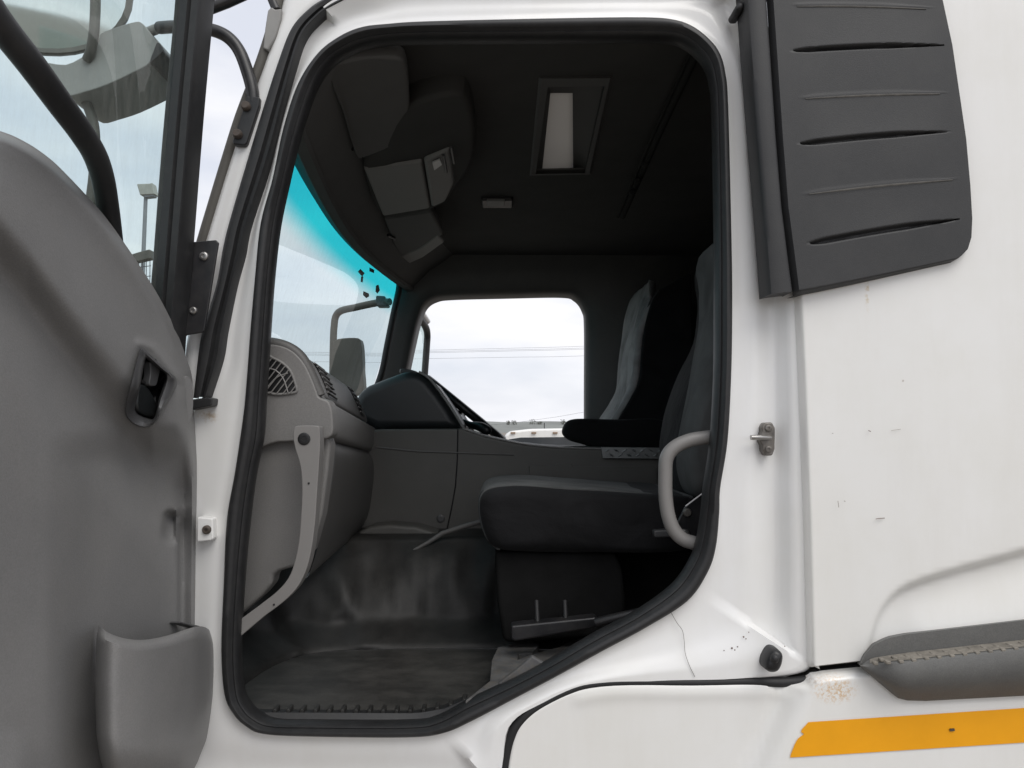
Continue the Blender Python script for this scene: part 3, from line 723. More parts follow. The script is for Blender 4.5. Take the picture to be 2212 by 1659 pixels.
for i in range(nv + 1):
    y = lerp(246, 1760, i / nv); xr = right_edge(y); r = []
    for j in range(nu + 1):
        u = j / nu
        x = lerp(-420, xr, u)
        x += 0.0
        # distance to outline for the rolled edge
        ed = dist_poly(TO, x, y) if (xr - x) < 120 or y < 500 else 999
        roll = -0.030 * (1 - sstep(0, 26, ed)) ** 2
        hh = door_h(x, y) * sstep(0, 40, ed) + roll
        if 275 < x < 375 and 760 < y < 918 and in_poly(BZC, x, y): hh -= 0.055
        r.append(D(x, y, hh))
    rows.append(r)
trim = loft('trim_panel', rows, M['door_trim'], door, smooth=70)
# back of the trim and painted outer skin
sk = []
for px, py in [(-420, 240), (-100, 258), (0, 283), (107, 345), (182, 422), (277, 545), (345, 650), (385, 740), (408, 850), (412, 1000), (412, 1760), (-420, 1760)]:
    sk.append(D(px, py, -0.080))
prism_pts('outer_skin', sk, DN * -0.06, M['jamb'], door, 0.008, 2)
# inside release handle
bz_o = spline([(305, 752), (318, 760), (352, 793), (378, 814), (382, 826), (379, 840), (364, 868), (345, 905), (330, 919), (312, 924), (290, 918), (274, 903), (270, 885), (273, 862), (285, 815), (297, 768)], 4, True)
bz_i = spline([(315, 776), (321, 779), (348, 800), (356, 808), (356, 820), (350, 840), (342, 865), (339, 885), (332, 904), (322, 904), (308, 896), (297, 887), (295, 876), (297, 860), (303, 832), (309, 800)], 4, True)
rows = []
for tt, hh in ((0, -0.02), (0.0, 0.002), (0.12, 0.009), (0.45, 0.011), (0.8, 0.007), (0.96, 0.0), (1.0, -0.012), (1.0, -0.03)):
    rows.append([D(lerp(a[0], b[0], tt), lerp(a[1], b[1], tt), hh + 0.006 + door_h(a[0], a[1])) for a, b in zip(bz_o, bz_i)])
hz = loft('handle_bezel', rows, M['bezel'], door, cu=True, smooth=55)
ctr = (326, 845)
rows = []
for k, hh in ((1.06, -0.018), (0.7, -0.028), (0.35, -0.032), (0.01, -0.033)):
    rows.append([D(lerp(ctr[0], b[0], k), lerp(ctr[1], b[1], k), hh + door_h(320, 840)) for b in bz_i])
loft('handle_cup', rows, M['black'], hz, cu=True, smooth=60)
def dslab(name, px, off, th, mat, par, bev=0.003, sm=3):
    px = spline(px, sm, True) if sm else px
    return prism_pts(name, [D(x, y, off) for x, y in px], DN * -th, mat, par, bev)
dslab('release_lever', [(325, 781), (337, 786), (346, 797), (343, 815), (338, 832), (330, 834), (323, 830), (326, 805)], door_h(330, 810) + 0.002, 0.012, M['bezel'], hz)
dslab('lever_hinge', [(304, 818), (325, 826), (331, 833), (327, 838), (310, 829)], door_h(330, 810) - 0.004, 0.012, M['black'], hz, 0.002, 0)
dslab('handle_dish', [(303, 832), (318, 833), (328, 848), (337, 865), (338, 884), (331, 900), (314, 896), (299, 884), (297, 862)], door_h(320, 860) - 0.012, 0.01, M['hood'], hz, 0.004)
dslab('edge_cover', [(385, 830), (403, 812), (417, 830), (417, 890), (409, 915), (399, 932), (394, 932), (381, 912), (378, 890)], 0.001, 0.012, M['door_trim'], door, 0.004)
# map pocket
pt = spline([(213, 1352), (220, 1356), (240, 1368), (275, 1379), (315, 1382), (365, 1373), (410, 1358), (436, 1353), (452, 1357), (462, 1370), (467, 1400)], 5)
pbot = [(205, 208), (1760, 1760)]
rows = []
def pk_l(y): return at_x([(1350, 213), (1380, 208), (1480, 205), (1590, 208), (1640, 216), (1700, 236), (1760, 262)], y)
def pk_r(y): return at_x([(1370, 462), (1400, 466), (1450, 467), (1500, 465), (1550, 457), (1600, 445), (1650, 425), (1700, 398), (1760, 350)], y)
for i in range(46):
    v = i / 45; r = []
    for j in range(49):
        u = j / 48
        xt = lerp(213, 467, u); yt = at_x(pt, xt)
        y = lerp(yt, 1760, v); yl = lerp(1352, 1760, v)
        x = lerp(pk_l(max(1352, y)), pk_r(max(1370, y)), u)
        a = math.sin(math.pi * min(1, u * 1.0) * 0.5) if u < 0.5 else 1
        off = 0.062 * (1 - (1 - min(1, u / 0.22)) ** 2.5) ** 0.6 if u < 0.22 else 0.062
        off += 0.016 * math.sin(math.pi * min(1, u)) - 0.050 * max(0, (u - 0.80) / 0.20) ** 2.2
        off *= (1 - 0.45 * sstep(0.6, 1.0, v))
        lip = 1 - sstep(0, 0.055, v)
        off -= 0.016 * lip * lip
        r.append(D(x, y, off - 0.002))
    rows.append(r)
back_row = [D(lerp(213, 440, j / 48), at_x(pt, lerp(213, 467, j / 48)) + 8, -0.012 if j else 0.0) for j in range(49)]
inner = [lerp(a, b, 0.35) + Vector((0, 0, -0.002)) for a, b in zip(rows[0], back_row)]
pocket = loft('map_pocket', [[p + Vector((0, 0, -0.06)) for p in inner], inner] + rows, M['door_trim'], door, smooth=60)
dslab('pocket_edge', [(388, 1346), (392, 1343), (432, 1352), (431, 1358)], 0.0, 0.02, M['bezel'], pocket, 0.001, 0)
# window frame, glass and grab rail
FL = [(372, -40), (376, 0), (358, 195), (345, 342), (330, 537), (322, 640), (316, 760)]
FR = [(442, -40), (438, 0), (420, 195), (408, 342), (394, 521), (379, 700), (374, 790)]
A, B = spline(FL, 5), spline(FR, 5)
rows = []
m_ = len(A)
for tt, yo in ((0.0, 0.05), (0.0, 0.004), (0.05, 0.0), (0.22, 0.0), (0.26, -0.007), (0.55, -0.010), (0.62, -0.004), (0.66, -0.003), (0.70, -0.011), (0.93, -0.011), (1.0, -0.004), (1.0, 0.05)):
    rows.append([P(lerp(a[0], b[0], tt), lerp(a[1], b[1], tt), lerp(-0.12, -0.075, i / (m_ - 1))) + Vector((0, yo, 0)) for i, (a, b) in enumerate(zip(A, B))])
loft('window_frame', rows, M['rubber'], door, smooth=45)
g0 = P(345, 640, -0.075); g1 = P(385, 0, -0.115); up = (g1 - g0)
q = [g0 - up * 0.6, g0 + up * 1.15, g0 + up * 1.15 + DE * 0.72, g0 - up * 0.6 + DE * 0.72]
gl = mesh('window_glass', q, [(0, 1, 2, 3)], M['glass'], door, smooth=0)
gr = [(-160, -150, 0.055), (-60, -35, 0.055), (0, 52, 0.055), (70, 142, 0.055), (130, 224, 0.045), (175, 285, 0.03), (205, 335, 0.008), (222, 385, -0.015), (232, 440, -0.036), (240, 500, -0.05), (246, 560, -0.058), (250, 640, -0.064)]
pts = []
for x, y, o_ in gr:
    pts.append(D(x, y, o_))
tube('grab_rail', pts, 0.0165, M['rubber'], door, 16, sm=6)
adopt(door)

# ------------------------------------------------------------------ cab shell
Z0 = 1.85
FLZ = Z0 - 0.56
floor = box('cab_floor', (-0.75, 0.03, FLZ - 0.03), (1.15, 2.05, FLZ), M['mat'], truck, 0)
# rubber sill strip with cleats
rows = []
for x in [lerp(520, 1010, k / 20) for k in range(21)]:
    yb = at_x([(520, 1556), (560, 1560), (900, 1562), (960, 1552), (1010, 1530)], x); yt = yb - 24
    rows.append([P(x, yb + 6, 0.02), P(x, yb - 4, 0.025), P(x, yt + 3, 0.035), P(x, yt, 0.045), P(x, yt - 6, 0.10), P(x, yt - 4, 0.12)])
sl = loft('sill_strip', rows, M['rubber'], floor, smooth=40)
cl = None
for i in range(15):
    x = 597 + i * 29
    c = P(x, at_x([(560, 1533), (900, 1534), (960, 1527), (1010, 1508)], x), 0.05)
    if cl is None:
        cl = box('sill_cleat', (-0.004, -0.014, -0.006), (0.004, 0.014, 0.006), M['mat_wall'], floor, 0.0015, 1); o = cl
    else: o = cl.copy(); COL.objects.link(o)
    o.location = c
# side lining of the sill by the seat, torn
ln = []
for x, y in [(1005, 1512), (1058, 1470), (1062, 1425), (1075, 1398), (1112, 1388), (1142, 1380), (1165, 1392), (1150, 1410), (1120, 1412), (1118, 1424), (1150, 1412), (1205, 1398), (1300, 1352), (1345, 1345), (1280, 1385), (1190, 1436), (1105, 1482)]:
    ln.append(PZ(x, y, FLZ + 0.045))
prism_pts('sill_lining', ln, Vector((0, 0, -0.02)), M['lining'], truck, 0.003, 2)
prism('lining_flap', [(1122, 1442), (1150, 1418), (1180, 1436), (1150, 1455), (1090, 1482), (1075, 1478)], 0.03, 0.045, M['lining'], truck, 0.003)
# engine tunnel wall and toe board, one wrinkled vinyl sheet
plan = spline([(-0.66, 0.03), (-0.645, 0.2), (-0.62, 0.36), (-0.56, 0.48), (-0.46, 0.545), (-0.30, 0.565), (-0.15, 0.57), (0.0, 0.57), (0.10, 0.56), (0.25, 0.55), (0.6, 0.55), (1.14, 0.55)], 10)
rows = []
for i in range(40):
    v = i / 39
    z = FLZ + 0.001 + 0.245 * v
    fil = 0.075 * (1 - sstep(0, 0.28, v)) ** 1.6
    r = []
    for j, (x, y) in enumerate(plan):
        a, b2 = plan[max(0, j - 1)], plan[min(len(plan) - 1, j + 1)]
        tx, ty = b2[0] - a[0], b2[1] - a[1]; L = math.hypot(tx, ty); nx, ny = ty / L, -tx / L
        wr = 0.020 * noise.noise((j * 0.085 + z * 1.5, z * 2.2, 1.3)) + 0.015 * noise.noise((j * 0.22 - z * 3, z * 4.0, 5.1)) + 0.005 * noise.noise((j * 0.5, z * 12, 9.1))
        wr *= 1.5 * sstep(0.02, 0.3, v) * (1 - 0.6 * sstep(0.8, 1, v))
        fold = 0.0
        for jc, sl, wd_, am in ((34, 9, 2.4, 0.020), (43, -7, 2.0, 0.026), (51, 8, 2.8, 0.016), (62, -5, 3.2, 0.018), (27, -6, 2.2, 0.018)):
            fold += 0.9 * am * math.exp(-((j - jc - sl * (v - 0.5)) / wd_) ** 2) * math.sin(math.pi * min(1, v * 1.05)) ** 0.7
        d = fil + wr + fold - (0.07 + 0.10 * abs(ny) ** 2) * v ** 1.25
        r.append((x + nx * d, y + ny * d, z))
    rows.append(r)
rows.append([(p[0] + 0.0, p[1] + 0.02, p[2] + 0.004) for p in rows[-1]]); rows.append([(p[0] - (0.2 if p[1] < 0.5 else 0), p[1] + 0.3, p[2] + 0.006) for p in rows[-1]])
tw = loft('tunnel_vinyl', rows, M['mat_wall'], truck, smooth=70)
tube('tunnel_edge_strip', [P(893, 1189, 0.70), P(925, 1172, 0.71), P(956, 1152, 0.72), P(1000, 1138, 0.72), P(1045, 1125, 0.72)], [0.004, 0.006, 0.007, 0.0075, 0.0075], M['dash_dark'], tw, 8, flat=0.6)
# rear wall, firewall, near inner wall
box('rear_wall', (1.10, 0.0, FLZ), (1.14, 2.1, Z0 + 0.9), M['liner'], truck, 0)
box('firewall', (-0.78, 0.06, FLZ - 0.1), (-0.74, 2.05, Z0 + 0.02), M['black'], truck, 0)
box('sleeper_side', (0.47, 0.06, FLZ), (1.10, 0.075, Z0 + 0.83), M['liner'], truck, 0)
box('kick_side', (-0.78, 0.05, FLZ - 0.05), (-0.55, 0.07, Z0 - 0.02), M['dash_dark'], truck, 0)
# headliner with roof hatch
HZ = Z0 + 0.84
def rect4(px, z): return [PZ(x, y, z) for x, y in px]
hole = rect4([(1183, 180), (1306, 178), (1263, 370), (1157, 372)], HZ)
outer = [Vector((-0.44, 0.05, HZ)), Vector((1.12, 0.05, HZ)), Vector((1.12, 2.12, HZ)), Vector((-0.44, 2.12, HZ))]
hl = loft('headliner', [outer, [p for p in hole]], M['liner'], truck, cu=True, smooth=0)
md = hl.modifiers.new('solid', 'SOLIDIFY'); md.thickness = 0.012; md.offset = 0
pane = rect4([(1190, 203), (1235, 203), (1238, 330), (1232, 360), (1172, 366)], HZ + 0.035)
pr = rect4([(1189, 201), (1237, 201), (1238, 364), (1171, 368)], HZ + 0.035)
hf = loft('roof_hatch', [rect4([(1164, 166), (1324, 165), (1276, 377), (1144, 379)], HZ - 0.006), rect4([(1170, 170), (1318, 169), (1273, 374), (1148, 376)], HZ - 0.012),
                         [p - Vector((0, 0, 0.010)) for p in hole], [p + Vector((0, 0, 0.012)) for p in hole], pr, [p + Vector((0, 0, 0.02)) for p in pr]], M['visor'], truck, cu=True, smooth=30)
pc_ = sum(pane, Vector()) / 5
mesh('hatch_lens', [pc_ + (p - pc_) * 1.16 + Vector((0, 0, 0.003)) for p in pane], [(0, 1, 2, 3, 4)], M['lens'], hf, smooth=0)
cl_ = box('ceiling_lamp', tuple(PZ(1040, 442, HZ - 0.02) - Vector((0.0, 0.05, 0.0))), tuple(PZ(1108, 442, HZ - 0.02) + Vector((0, 0.05, 0.03))), M['black'], truck, 0.008, 3)
box('lamp_lens', tuple(PZ(1052, 440, HZ - 0.024) - Vector((0.0, 0.03, 0.0))), tuple(PZ(1090, 440, HZ - 0.024) + Vector((0, 0.03, 0.01))), M['liner_pale'], cl_, 0.003, 2)
rail = tube('curtain_rail', [P(1514, 96, 0.06), P(1430, 275, 0.45), P(1345, 468, 1.08)], 0.009, M['matte'], truck, 10)
tube('curtain_track', [P(1502, 92, 0.07), P(1418, 275, 0.46), P(1335, 468, 1.09)], 0.005, M['matte'], rail, 8)
for x, y, Y in ((1392, 355, 0.66), (1376, 390, 0.76), (1365, 415, 0.84)): bolt('curtain_glider', P(x, y, Y), (0, -1, -0.4), 0.010, M['matte'], rail, 0.02, rec=False)

# windscreen and header
def xg(Y, z): return -0.58 + 0.060 * ((Y - 1.0) / 0.98) ** 2 - 0.28 * (0.66 - (z - Z0))
rows = []
for i in range(13):
    z = Z0 - 0.02 + 0.74 * i / 12
    rows.append([(xg(lerp(0.012, 2.14, j / 32), z), lerp(0.012, 2.14, j / 32), z) for j in range(33)])
wsn = loft('windscreen', rows, M['wind'], truck, smooth=80)
def G(px, py, lift=0.004):               # point on the inner face of the windscreen
    d = ray(px, py); s = 1.5
    for _ in range(40):
        p = CAMP + d * s; s += ((xg(p.y, p.z) + lift) - p.x) / d.x * 0.9
    return CAMP + d * s
for c in ([(773, 587), (778, 581), (787, 590), (782, 597)], [(780, 597), (784, 597), (783, 610), (779, 609)], [(812, 617), (817, 615), (820, 627), (815, 634), (811, 630)],
          [(785, 629), (796, 634), (797, 640), (791, 644), (784, 637)], [(798, 578), (808, 583), (807, 590), (798, 586)]):
    p = [G(x, y) for x, y in c]
    prism_pts('sticker_tab', p, Vector((0.0015, 0, 0)), M['bezel'], wsn, 0)
LIP = [(0.045, -0.428), (0.19, -0.455), (0.62, -0.498), (1.03, -0.519), (1.40, -0.508), (1.78, -0.468), (2.03, -0.43)]
rows = []
for (dx, dz) in ((-0.075, 0.06), (-0.05, 0.02), (-0.02, -0.004), (0.006, 0.0), (0.012, 0.012), (0.004, 0.016), (0.05, 0.062), (0.085, 0.098), (0.13, 0.125), (0.20, 0.178), (0.30, 0.185)):
    rows.append([(x + dx, y, Z0 + 0.66 + dz) for y, x in spline(LIP, 6)])
loft('windscreen_header', rows, M['visor'], truck, smooth=35)
def zslab(name, quad, th, mat, par, bev=0.006, sm=0):
    q_ = spline(quad, sm, True) if sm else quad
    return prism_pts(name, [PZ(x, y, Z0 + z) for x, y, z in q_], Vector((0, 0, th)), mat, par, bev, 3)
v1 = zslab('sun_visor', [(706, 160, 0.745), (735, 134, 0.760), (800, 128, 0.775), (862, 128, 0.780), (878, 150, 0.780), (884, 220, 0.778), (885, 285, 0.775), (868, 308, 0.768), (815, 330, 0.752), (782, 342, 0.745), (766, 334, 0.742), (738, 240, 0.742)], 0.035, M['visor_pale'], truck, 0.012, sm=2)
tube('visor_pin', [PZ(762, 322, Z0 + 0.75), PZ(774, 328, Z0 + 0.75)], 0.005, M['black'], v1, 8)
obx = zslab('overhead_console', [(784, 366, 0.748), (800, 330, 0.752), (880, 235, 0.775), (973, 205, 0.785), (1012, 222, 0.785), (1026, 293, 0.785), (1019, 355, 0.785), (985, 408, 0.78), (963, 436, 0.775), (929, 452, 0.755), (827, 470, 0.735)], 0.08, M['unit'], truck, 0.03, sm=3)
zslab('lit_underside', [(785, 365, 0.744), (911, 352, 0.756), (929, 451, 0.744), (827, 468, 0.728)], 0.03, M['liner_pale'], obx, 0.009)  # light on the underside, put in as a paler slab
zslab('lit_end_face', [(915, 349, 0.757), (972, 322, 0.772), (982, 398, 0.768), (963, 436, 0.762), (932, 450, 0.745)], 0.03, M['liner_pale'], obx, 0.012)  # lit end of the same unit, also lightened by colour
zslab('label', [(934, 352, 0.752), (950, 345, 0.756), (955, 356, 0.756), (938, 368, 0.752)], 0.004, M['bright'], obx, 0)
for x in (958, 975): tube('console_slot', [PZ(x, 335 if x < 970 else 318, Z0 + 0.764), PZ(x + 6, 372 if x < 970 else 352, Z0 + 0.764)], 0.004, M['bezel'], obx, 6)
v2 = zslab('driver_visor', [(829, 474, 0.735), (932, 458, 0.752), (950, 490, 0.752), (957, 508, 0.752), (905, 540, 0.742), (864, 557, 0.735), (850, 530, 0.735)], 0.04, M['visor_pale'], truck, 0.012)
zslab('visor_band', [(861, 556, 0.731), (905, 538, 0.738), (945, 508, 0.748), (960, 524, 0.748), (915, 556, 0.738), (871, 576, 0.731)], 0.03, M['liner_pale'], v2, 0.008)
tube('visor_clip', [PZ(838, 508, Z0 + 0.731), PZ(852, 515, Z0 + 0.731)], 0.006, M['black'], v2, 8)

# far side wall with the driver's door opening
FY = 2.05
K2 = [((858, 900), (812, 900)), ((880, 800), (830, 806)), ((893, 740), (842, 720)), ((905, 690), (852, 665)), ((918, 659), (861, 622)), ((940, 644), (868, 585)),
      ((975, 639), (900, 520)), ((1090, 636), (1090, 510)), ((1215, 634), (1240, 510)), ((1245, 642), (1420, 510)), ((1262, 665), (1560, 520)), ((1267, 700), (1570, 700)), ((1267, 850), (1570, 850)),
      ((1267, 1000), (1570, 1000)), ((1267, 1190), (1570, 1250)), ((1230, 1205), (1230, 1260)), ((1000, 1205), (1000, 1260)), ((840, 1190), (800, 1260))]
A, B = spline([k[0] for k in K2], 6, True), spline([k[1] for k in K2], 6, True)
rows = [[P(a[0], a[1], FY) + Vector((0, 0.12, 0)) for a in A]]
for tt, yo in ((0.0, 0.02), (0.03, 0.004), (0.1, -0.01), (0.4, -0.02), (1.0, -0.02), (1.05, 0.03)):
    rows.append([P(lerp(a[0], b[0], tt), lerp(a[1], b[1], tt), FY) + Vector((0, yo, 0)) for a, b in zip(A, B)])
loft('driver_side_lining', rows, M['dash_dark'], truck, cu=True, smooth=60)
tube('windscreen_rubber', [P(x, y, 1.97) for x, y in spline([(800, 870), (824, 808), (837, 745), (850, 680), (862, 625), (860, 608), (845, 598)], 6)], 0.0155, M['rubber'], truck, 10)
# driver's door, swung open on the far side
dd = empty('driver_door', (-0.5, 2.2, Z0), truck)
fr_ = [P(862, 640, 2.28), P(884, 662, 2.42), P(905, 686, 2.62), P(919, 706, 2.80), P(923, 722, 2.88), P(922, 745, 2.90), P(917, 815, 2.90), P(908, 950, 2.90)]
tube('window_frame', fr_, 0.020, M['rubber'], dd, 12, sm=5)
tube('frame_skin', [p + Vector((0.018, 0.01, 0.028)) for p in fr_[:4]], [0.014] * 4, M['jamb'], dd, 8, sm=4, flat=0.5)
mesh('window_glass', [P(862, 640, 2.28), P(921, 720, 2.88), P(914, 840, 2.88), P(905, 960, 2.88), P(830, 960, 2.28)], [(0, 1, 2, 3, 4)], M['glass'], dd, smooth=0)
prism_pts('door_leaf', [(-0.545, 2.22, Z0 - 0.1), (-0.50, 2.95, Z0 - 0.02), (-0.50, 2.95, Z0 - 0.6), (-0.545, 2.22, Z0 - 0.6)], Vector((-0.08, 0.005, 0)), M['jamb'], dd, 0.01)
adopt(dd)
# driver's mirror seen through the windscreen
dm = tube('driver_mirror_arm', [P(842, 652, 2.30), P(810, 655, 2.36), P(768, 664, 2.44), P(738, 671, 2.48), P(726, 682, 2.5), P(722, 702, 2.5), P(720, 740, 2.5), P(718, 850, 2.5)], 0.019, M['mirror_back'], truck, 12, sm=4)
prism('driver_mirror', spline([(718, 745), (724, 734), (745, 730), (772, 730), (779, 737), (782, 760), (783, 800), (780, 850), (714, 850), (715, 790)], 3, True), 2.47, 2.56, M['mirror_back'], dm, 0.012)
prism('arm_clamp', [(812, 638), (832, 639), (831, 655), (840, 657), (838, 662), (815, 662), (811, 655)], 2.30, 2.36, M['bezel'], dm, 0.006)

# ------------------------------------------------------------------ dashboard
dash = empty('dashboard', (-0.45, 0.9, Z0 - 0.1), truck)
# sections from near end to far end: (Y, list of px points)
near = [(560, 757), (612, 752), (648, 762), (668, 785), (684, 820), (693, 851), (698, 858), (707, 866), (714, 884), (718, 908), (718, 936), (712, 946), (702, 949)]
far = [(690, 850), (725, 838), (753, 838), (768, 850), (783, 880), (793, 908), (797, 914), (808, 924), (812, 935), (812, 950), (808, 968), (803, 975), (795, 977)]
YN, YF = 0.13, 0.95
rows = []
for k in range(25):
    t_ = k / 24; Y = lerp(YN, YF, t_); r = []
    for i, ((x0, y0), (x1, y1)) in enumerate(zip(near, far)):
        a, b2 = P(x0, y0, YN), P(x1, y1, YF)
        p = lerp(a, b2, t_)
        if i == 6: p = p + Vector((-0.012, 0, -0.003))      # groove between vent band and lip
        r.append(p)
    rows.append(r)
rows2 = []
for r in rows:
    rows2.append(spline(r, 4))
loft('dash_face', rows2, M['dash'], dash, smooth=60)
def dash_p(i, t_, lift=0.0):             # i: fractional index down the section
    k = int(i); fr2 = i - k
    a = lerp(P(*near[k], YN), P(*near[k + 1], YN), fr2); b2 = lerp(P(*far[k], YF), P(*far[k + 1], YF), fr2)
    return lerp(a, b2, t_) + Vector((0.8, -0.1, 0.6)).normalized() * lift
# face vents: dark slot, slats
for (t0, t1) in ((0.10, 0.27), (0.80, 0.90)):
    q = [dash_p(2.35, t0, 0.002), dash_p(3.0, t0, 0.003), dash_p(4.0, t0 + 0.01, 0.003), dash_p(4.9, t0 + 0.02, 0.002), dash_p(4.9, t1, 0.002), dash_p(4.0, t1, 0.003), dash_p(3.0, t1 - 0.02, 0.003), dash_p(2.35, t1 - 0.04, 0.002)]
    mesh('face_vent', q, [tuple(range(8))], M['black'], dash, smooth=0)
    for k in range(7):
        ii = 2.6 + k * 0.34
        tube('vent_slat', [dash_p(ii, t0 + 0.01, 0.004), dash_p(ii + 0.12, t1 - 0.01, 0.004)], 0.0022, M['dash'], dash, 6)
# end cap with grille
cap = spline([(540, 745), (575, 743), (605, 746), (632, 758), (655, 782), (672, 815), (684, 845), (690, 858), (708, 866), (716, 882), (719, 905), (719, 932), (712, 944), (690, 950), (600, 955), (540, 952)], 4, True)
cap = [p for p in cap]
prism('dash_end', cap, 0.085, 0.14, M['dash'], dash, 0.010, 4)
tube('dash_pad', [P(x, y, 0.10) for x, y in spline([(560, 742), (590, 743), (622, 752), (648, 772), (668, 806), (682, 838), (690, 856)], 5)], 0.0135, M['dash_dark'], dash, 10)
ov = spline([(572, 771), (590, 774), (612, 786), (628, 803), (637, 826), (641, 844), (630, 849), (600, 852), (584, 849), (570, 842)], 4, True)
vent = prism('end_vent', ov, 0.0835, 0.10, M['black'], dash, 0.002)
tube('vent_rim', [P(x, y, 0.0835) for x, y in ov], 0.003, M['dash'], dash, 8, closed=True)
def clip_seg(a, b):                       # keep the part of a bar inside the vent outline
    pts_ = [(lerp(a[0], b[0], k / 40), lerp(a[1], b[1], k / 40)) for k in range(41)]
    def inside(p):
        c_ = False; n_ = len(ov)
        for i in range(n_):
            (x1, y1), (x2, y2) = ov[i], ov[(i + 1) % n_]
            if (y1 > p[1]) != (y2 > p[1]) and p[0] < (x2 - x1) * (p[1] - y1) / (y2 - y1) + x1: c_ = not c_
        return c_
    ins = [p for p in pts_ if inside(p)]
    return (ins[0], ins[-1]) if len(ins) > 3 else None
for k in range(8):
    s = clip_seg((560 + k * 14 - 40, 860), (560 + k * 14 + 30, 770))
    if s: tube('vent_bar', [P(s[0][0], s[0][1], 0.080), P(s[1][0], s[1][1], 0.080)], 0.0013, M['handle_grey'], dash, 6)
for cv_ in ([(574, 795), (595, 800), (612, 818), (622, 848)], [(576, 838), (598, 815), (622, 806)]):
    tube('vent_bar', [P(x, y, 0.0795) for x, y in spline(cv_, 5)], 0.0014, M['handle_grey'], dash, 6)
# lower dash (glove box) sweeping to the console
nl = [(706, 950), (712, 958), (722, 975), (722, 1010), (712, 1070), (695, 1150), (668, 1240), (655, 1248)]
fl = [(798, 975), (800, 980), (806, 990), (810, 1010), (808, 1050), (798, 1110), (778, 1146), (770, 1148)]
rows = []
for k in range(25):
    t_ = k / 24; r = []
    for (x0, y0), (x1, y1) in zip(nl, fl):
        p = lerp(P(x0, y0, 0.17), P(x1, y1, 0.93), t_)
        r.append(p)
    rows.append(spline(r, 4))
gb = loft('lower_dash', rows, M['dash_dark'], dash, smooth=60)
# kick panel
prism('kick_panel', [(535, 930), (706, 938), (714, 960), (708, 1020), (696, 1110), (674, 1190), (645, 1222), (603, 1234), (590, 1243), (588, 1262), (566, 1288), (505, 1340), (490, 1300), (505, 1100)], 0.105, 0.16, M['dash'], dash, 0.008, 3)
# centre console: side panels
cs = [(800, 930), (820, 927), (1000, 926), (1012, 931), (1050, 943), (1085, 951), (1130, 960), (1185, 966), (1240, 969), (1300, 970), (1500, 974), (1500, 1165), (1046, 1165), (1000, 1165), (975, 1160), (962, 1154), (952, 1152), (900, 1137), (830, 1132), (778, 1145), (775, 1080), (782, 1000), (784, 960), (786, 940)]
con = prism('centre_console', cs, 0.90, 1.48, M['console'], dash, 0.008, 3)
tube('console_seam', [P(x, y, 0.8995) for x, y in ((989, 927), (988, 990), (984, 1050), (975, 1100), (964, 1150))], 0.0022, M['black'], con, 6)
tube('console_crease', [P(x, y, 0.8995) for x, y in ((812, 966), (900, 975), (985, 978), (1100, 982), (1110, 983))], 0.003, M['dash_dark'], con, 6)
prism('console_pad', [(1143, 1006), (1200, 1005), (1202, 1002), (1236, 1002), (1237, 1008), (1420, 1010), (1420, 1100), (1143, 1100)], 0.893, 0.91, M['console'], con, 0.003)
bolt('console_screw', P(952, 1120, 0.8995), (0, -1, 0), 0.013, M['bezel'], con, 0.004)
kp = prism('knee_bolster', [(772, 1150), (800, 1138), (840, 1133), (900, 1138), (955, 1155), (945, 1168), (880, 1172), (800, 1172), (775, 1168)], 0.80, 0.95, M['console'], dash, 0.012)
# chequer plate by the driver's seat
cp = prism('chequer_plate', [(1299, 966), (1302, 990), (1480, 992), (1480, 968)], 0.885, 0.893, M['plate_alu'], truck, 0.0015)
for i in range(9):
    for r_ in range(2):
        x = 1312 + i * 19 + r_ * 9; y = 973 + r_ * 10; sgn = 1 if (i + r_) % 2 else -1
        tube('plate_bar', [P(x - 5, y - 3 * sgn, 0.885), P(x, y, 0.8835), P(x + 5, y + 3 * sgn, 0.885)], [0.0012, 0.0032, 0.0012], M['plate_alu'], cp, 6)
# instrument binnacle, steering wheel and stalk
hd = [(762, 905), (764, 868), (772, 846), (795, 832), (830, 818), (868, 804), (886, 801), (906, 804), (926, 818), (950, 848), (975, 884), (1003, 930), (812, 930)]
binn = prism('instrument_hood', hd, 1.05, 1.95, M['hood'], dash, 0.035, 6)
tube('hood_edge', [P(x, y, 1.06) for x, y in spline([(905, 803), (926, 816), (951, 846), (977, 884), (1004, 929)], 5)], 0.0042, M['handle_grey'], binn, 8)
pillow('hood_sensor', [(862, 800), (866, 796), (884, 797), (902, 803), (896, 808), (866, 808)], [(1.5, 0.006), (1.51, 0.001), (1.6, 0.0), (1.62, 0.006)], M['hood'], binn)
tube('console_glint', [P(x, y, 0.905) for x, y in spline([(1003, 926), (1012, 930), (1050, 942), (1085, 950), (1130, 959), (1185, 965), (1240, 968), (1298, 969)], 4)], 0.0022, M['handle_grey'], con, 6)  # bright rim reflection along the console top, put in as a pale tube
adopt(dash)
swh = empty('steering_wheel', P(1003, 884, 1.72), truck)
ctr3 = P(1005, 884, 1.72); ax_u = (P(1082, 942, 1.72) - P(930, 818, 1.72)).normalized(); ax_v = Vector((0, 1, 0)); ax_n = ax_u.cross(ax_v).normalized()
if ax_n.z < 0: ax_n = -ax_n
ring = [ctr3 + (ax_u * math.cos(a) + ax_v * math.sin(a)) * 0.205 for a in [2 * math.pi * k / 48 for k in range(48)]]
tube('rim', ring, 0.017, M['black'], swh, 10, closed=True)
hub = [ctr3 - ax_n * 0.03 + (ax_u * math.cos(a) * 0.085 + ax_v * math.sin(a) * 0.075) for a in [2 * math.pi * k / 24 for k in range(24)]]
prism_pts('hub', hub, -ax_n * 0.05, M['hood'], swh, 0.012)
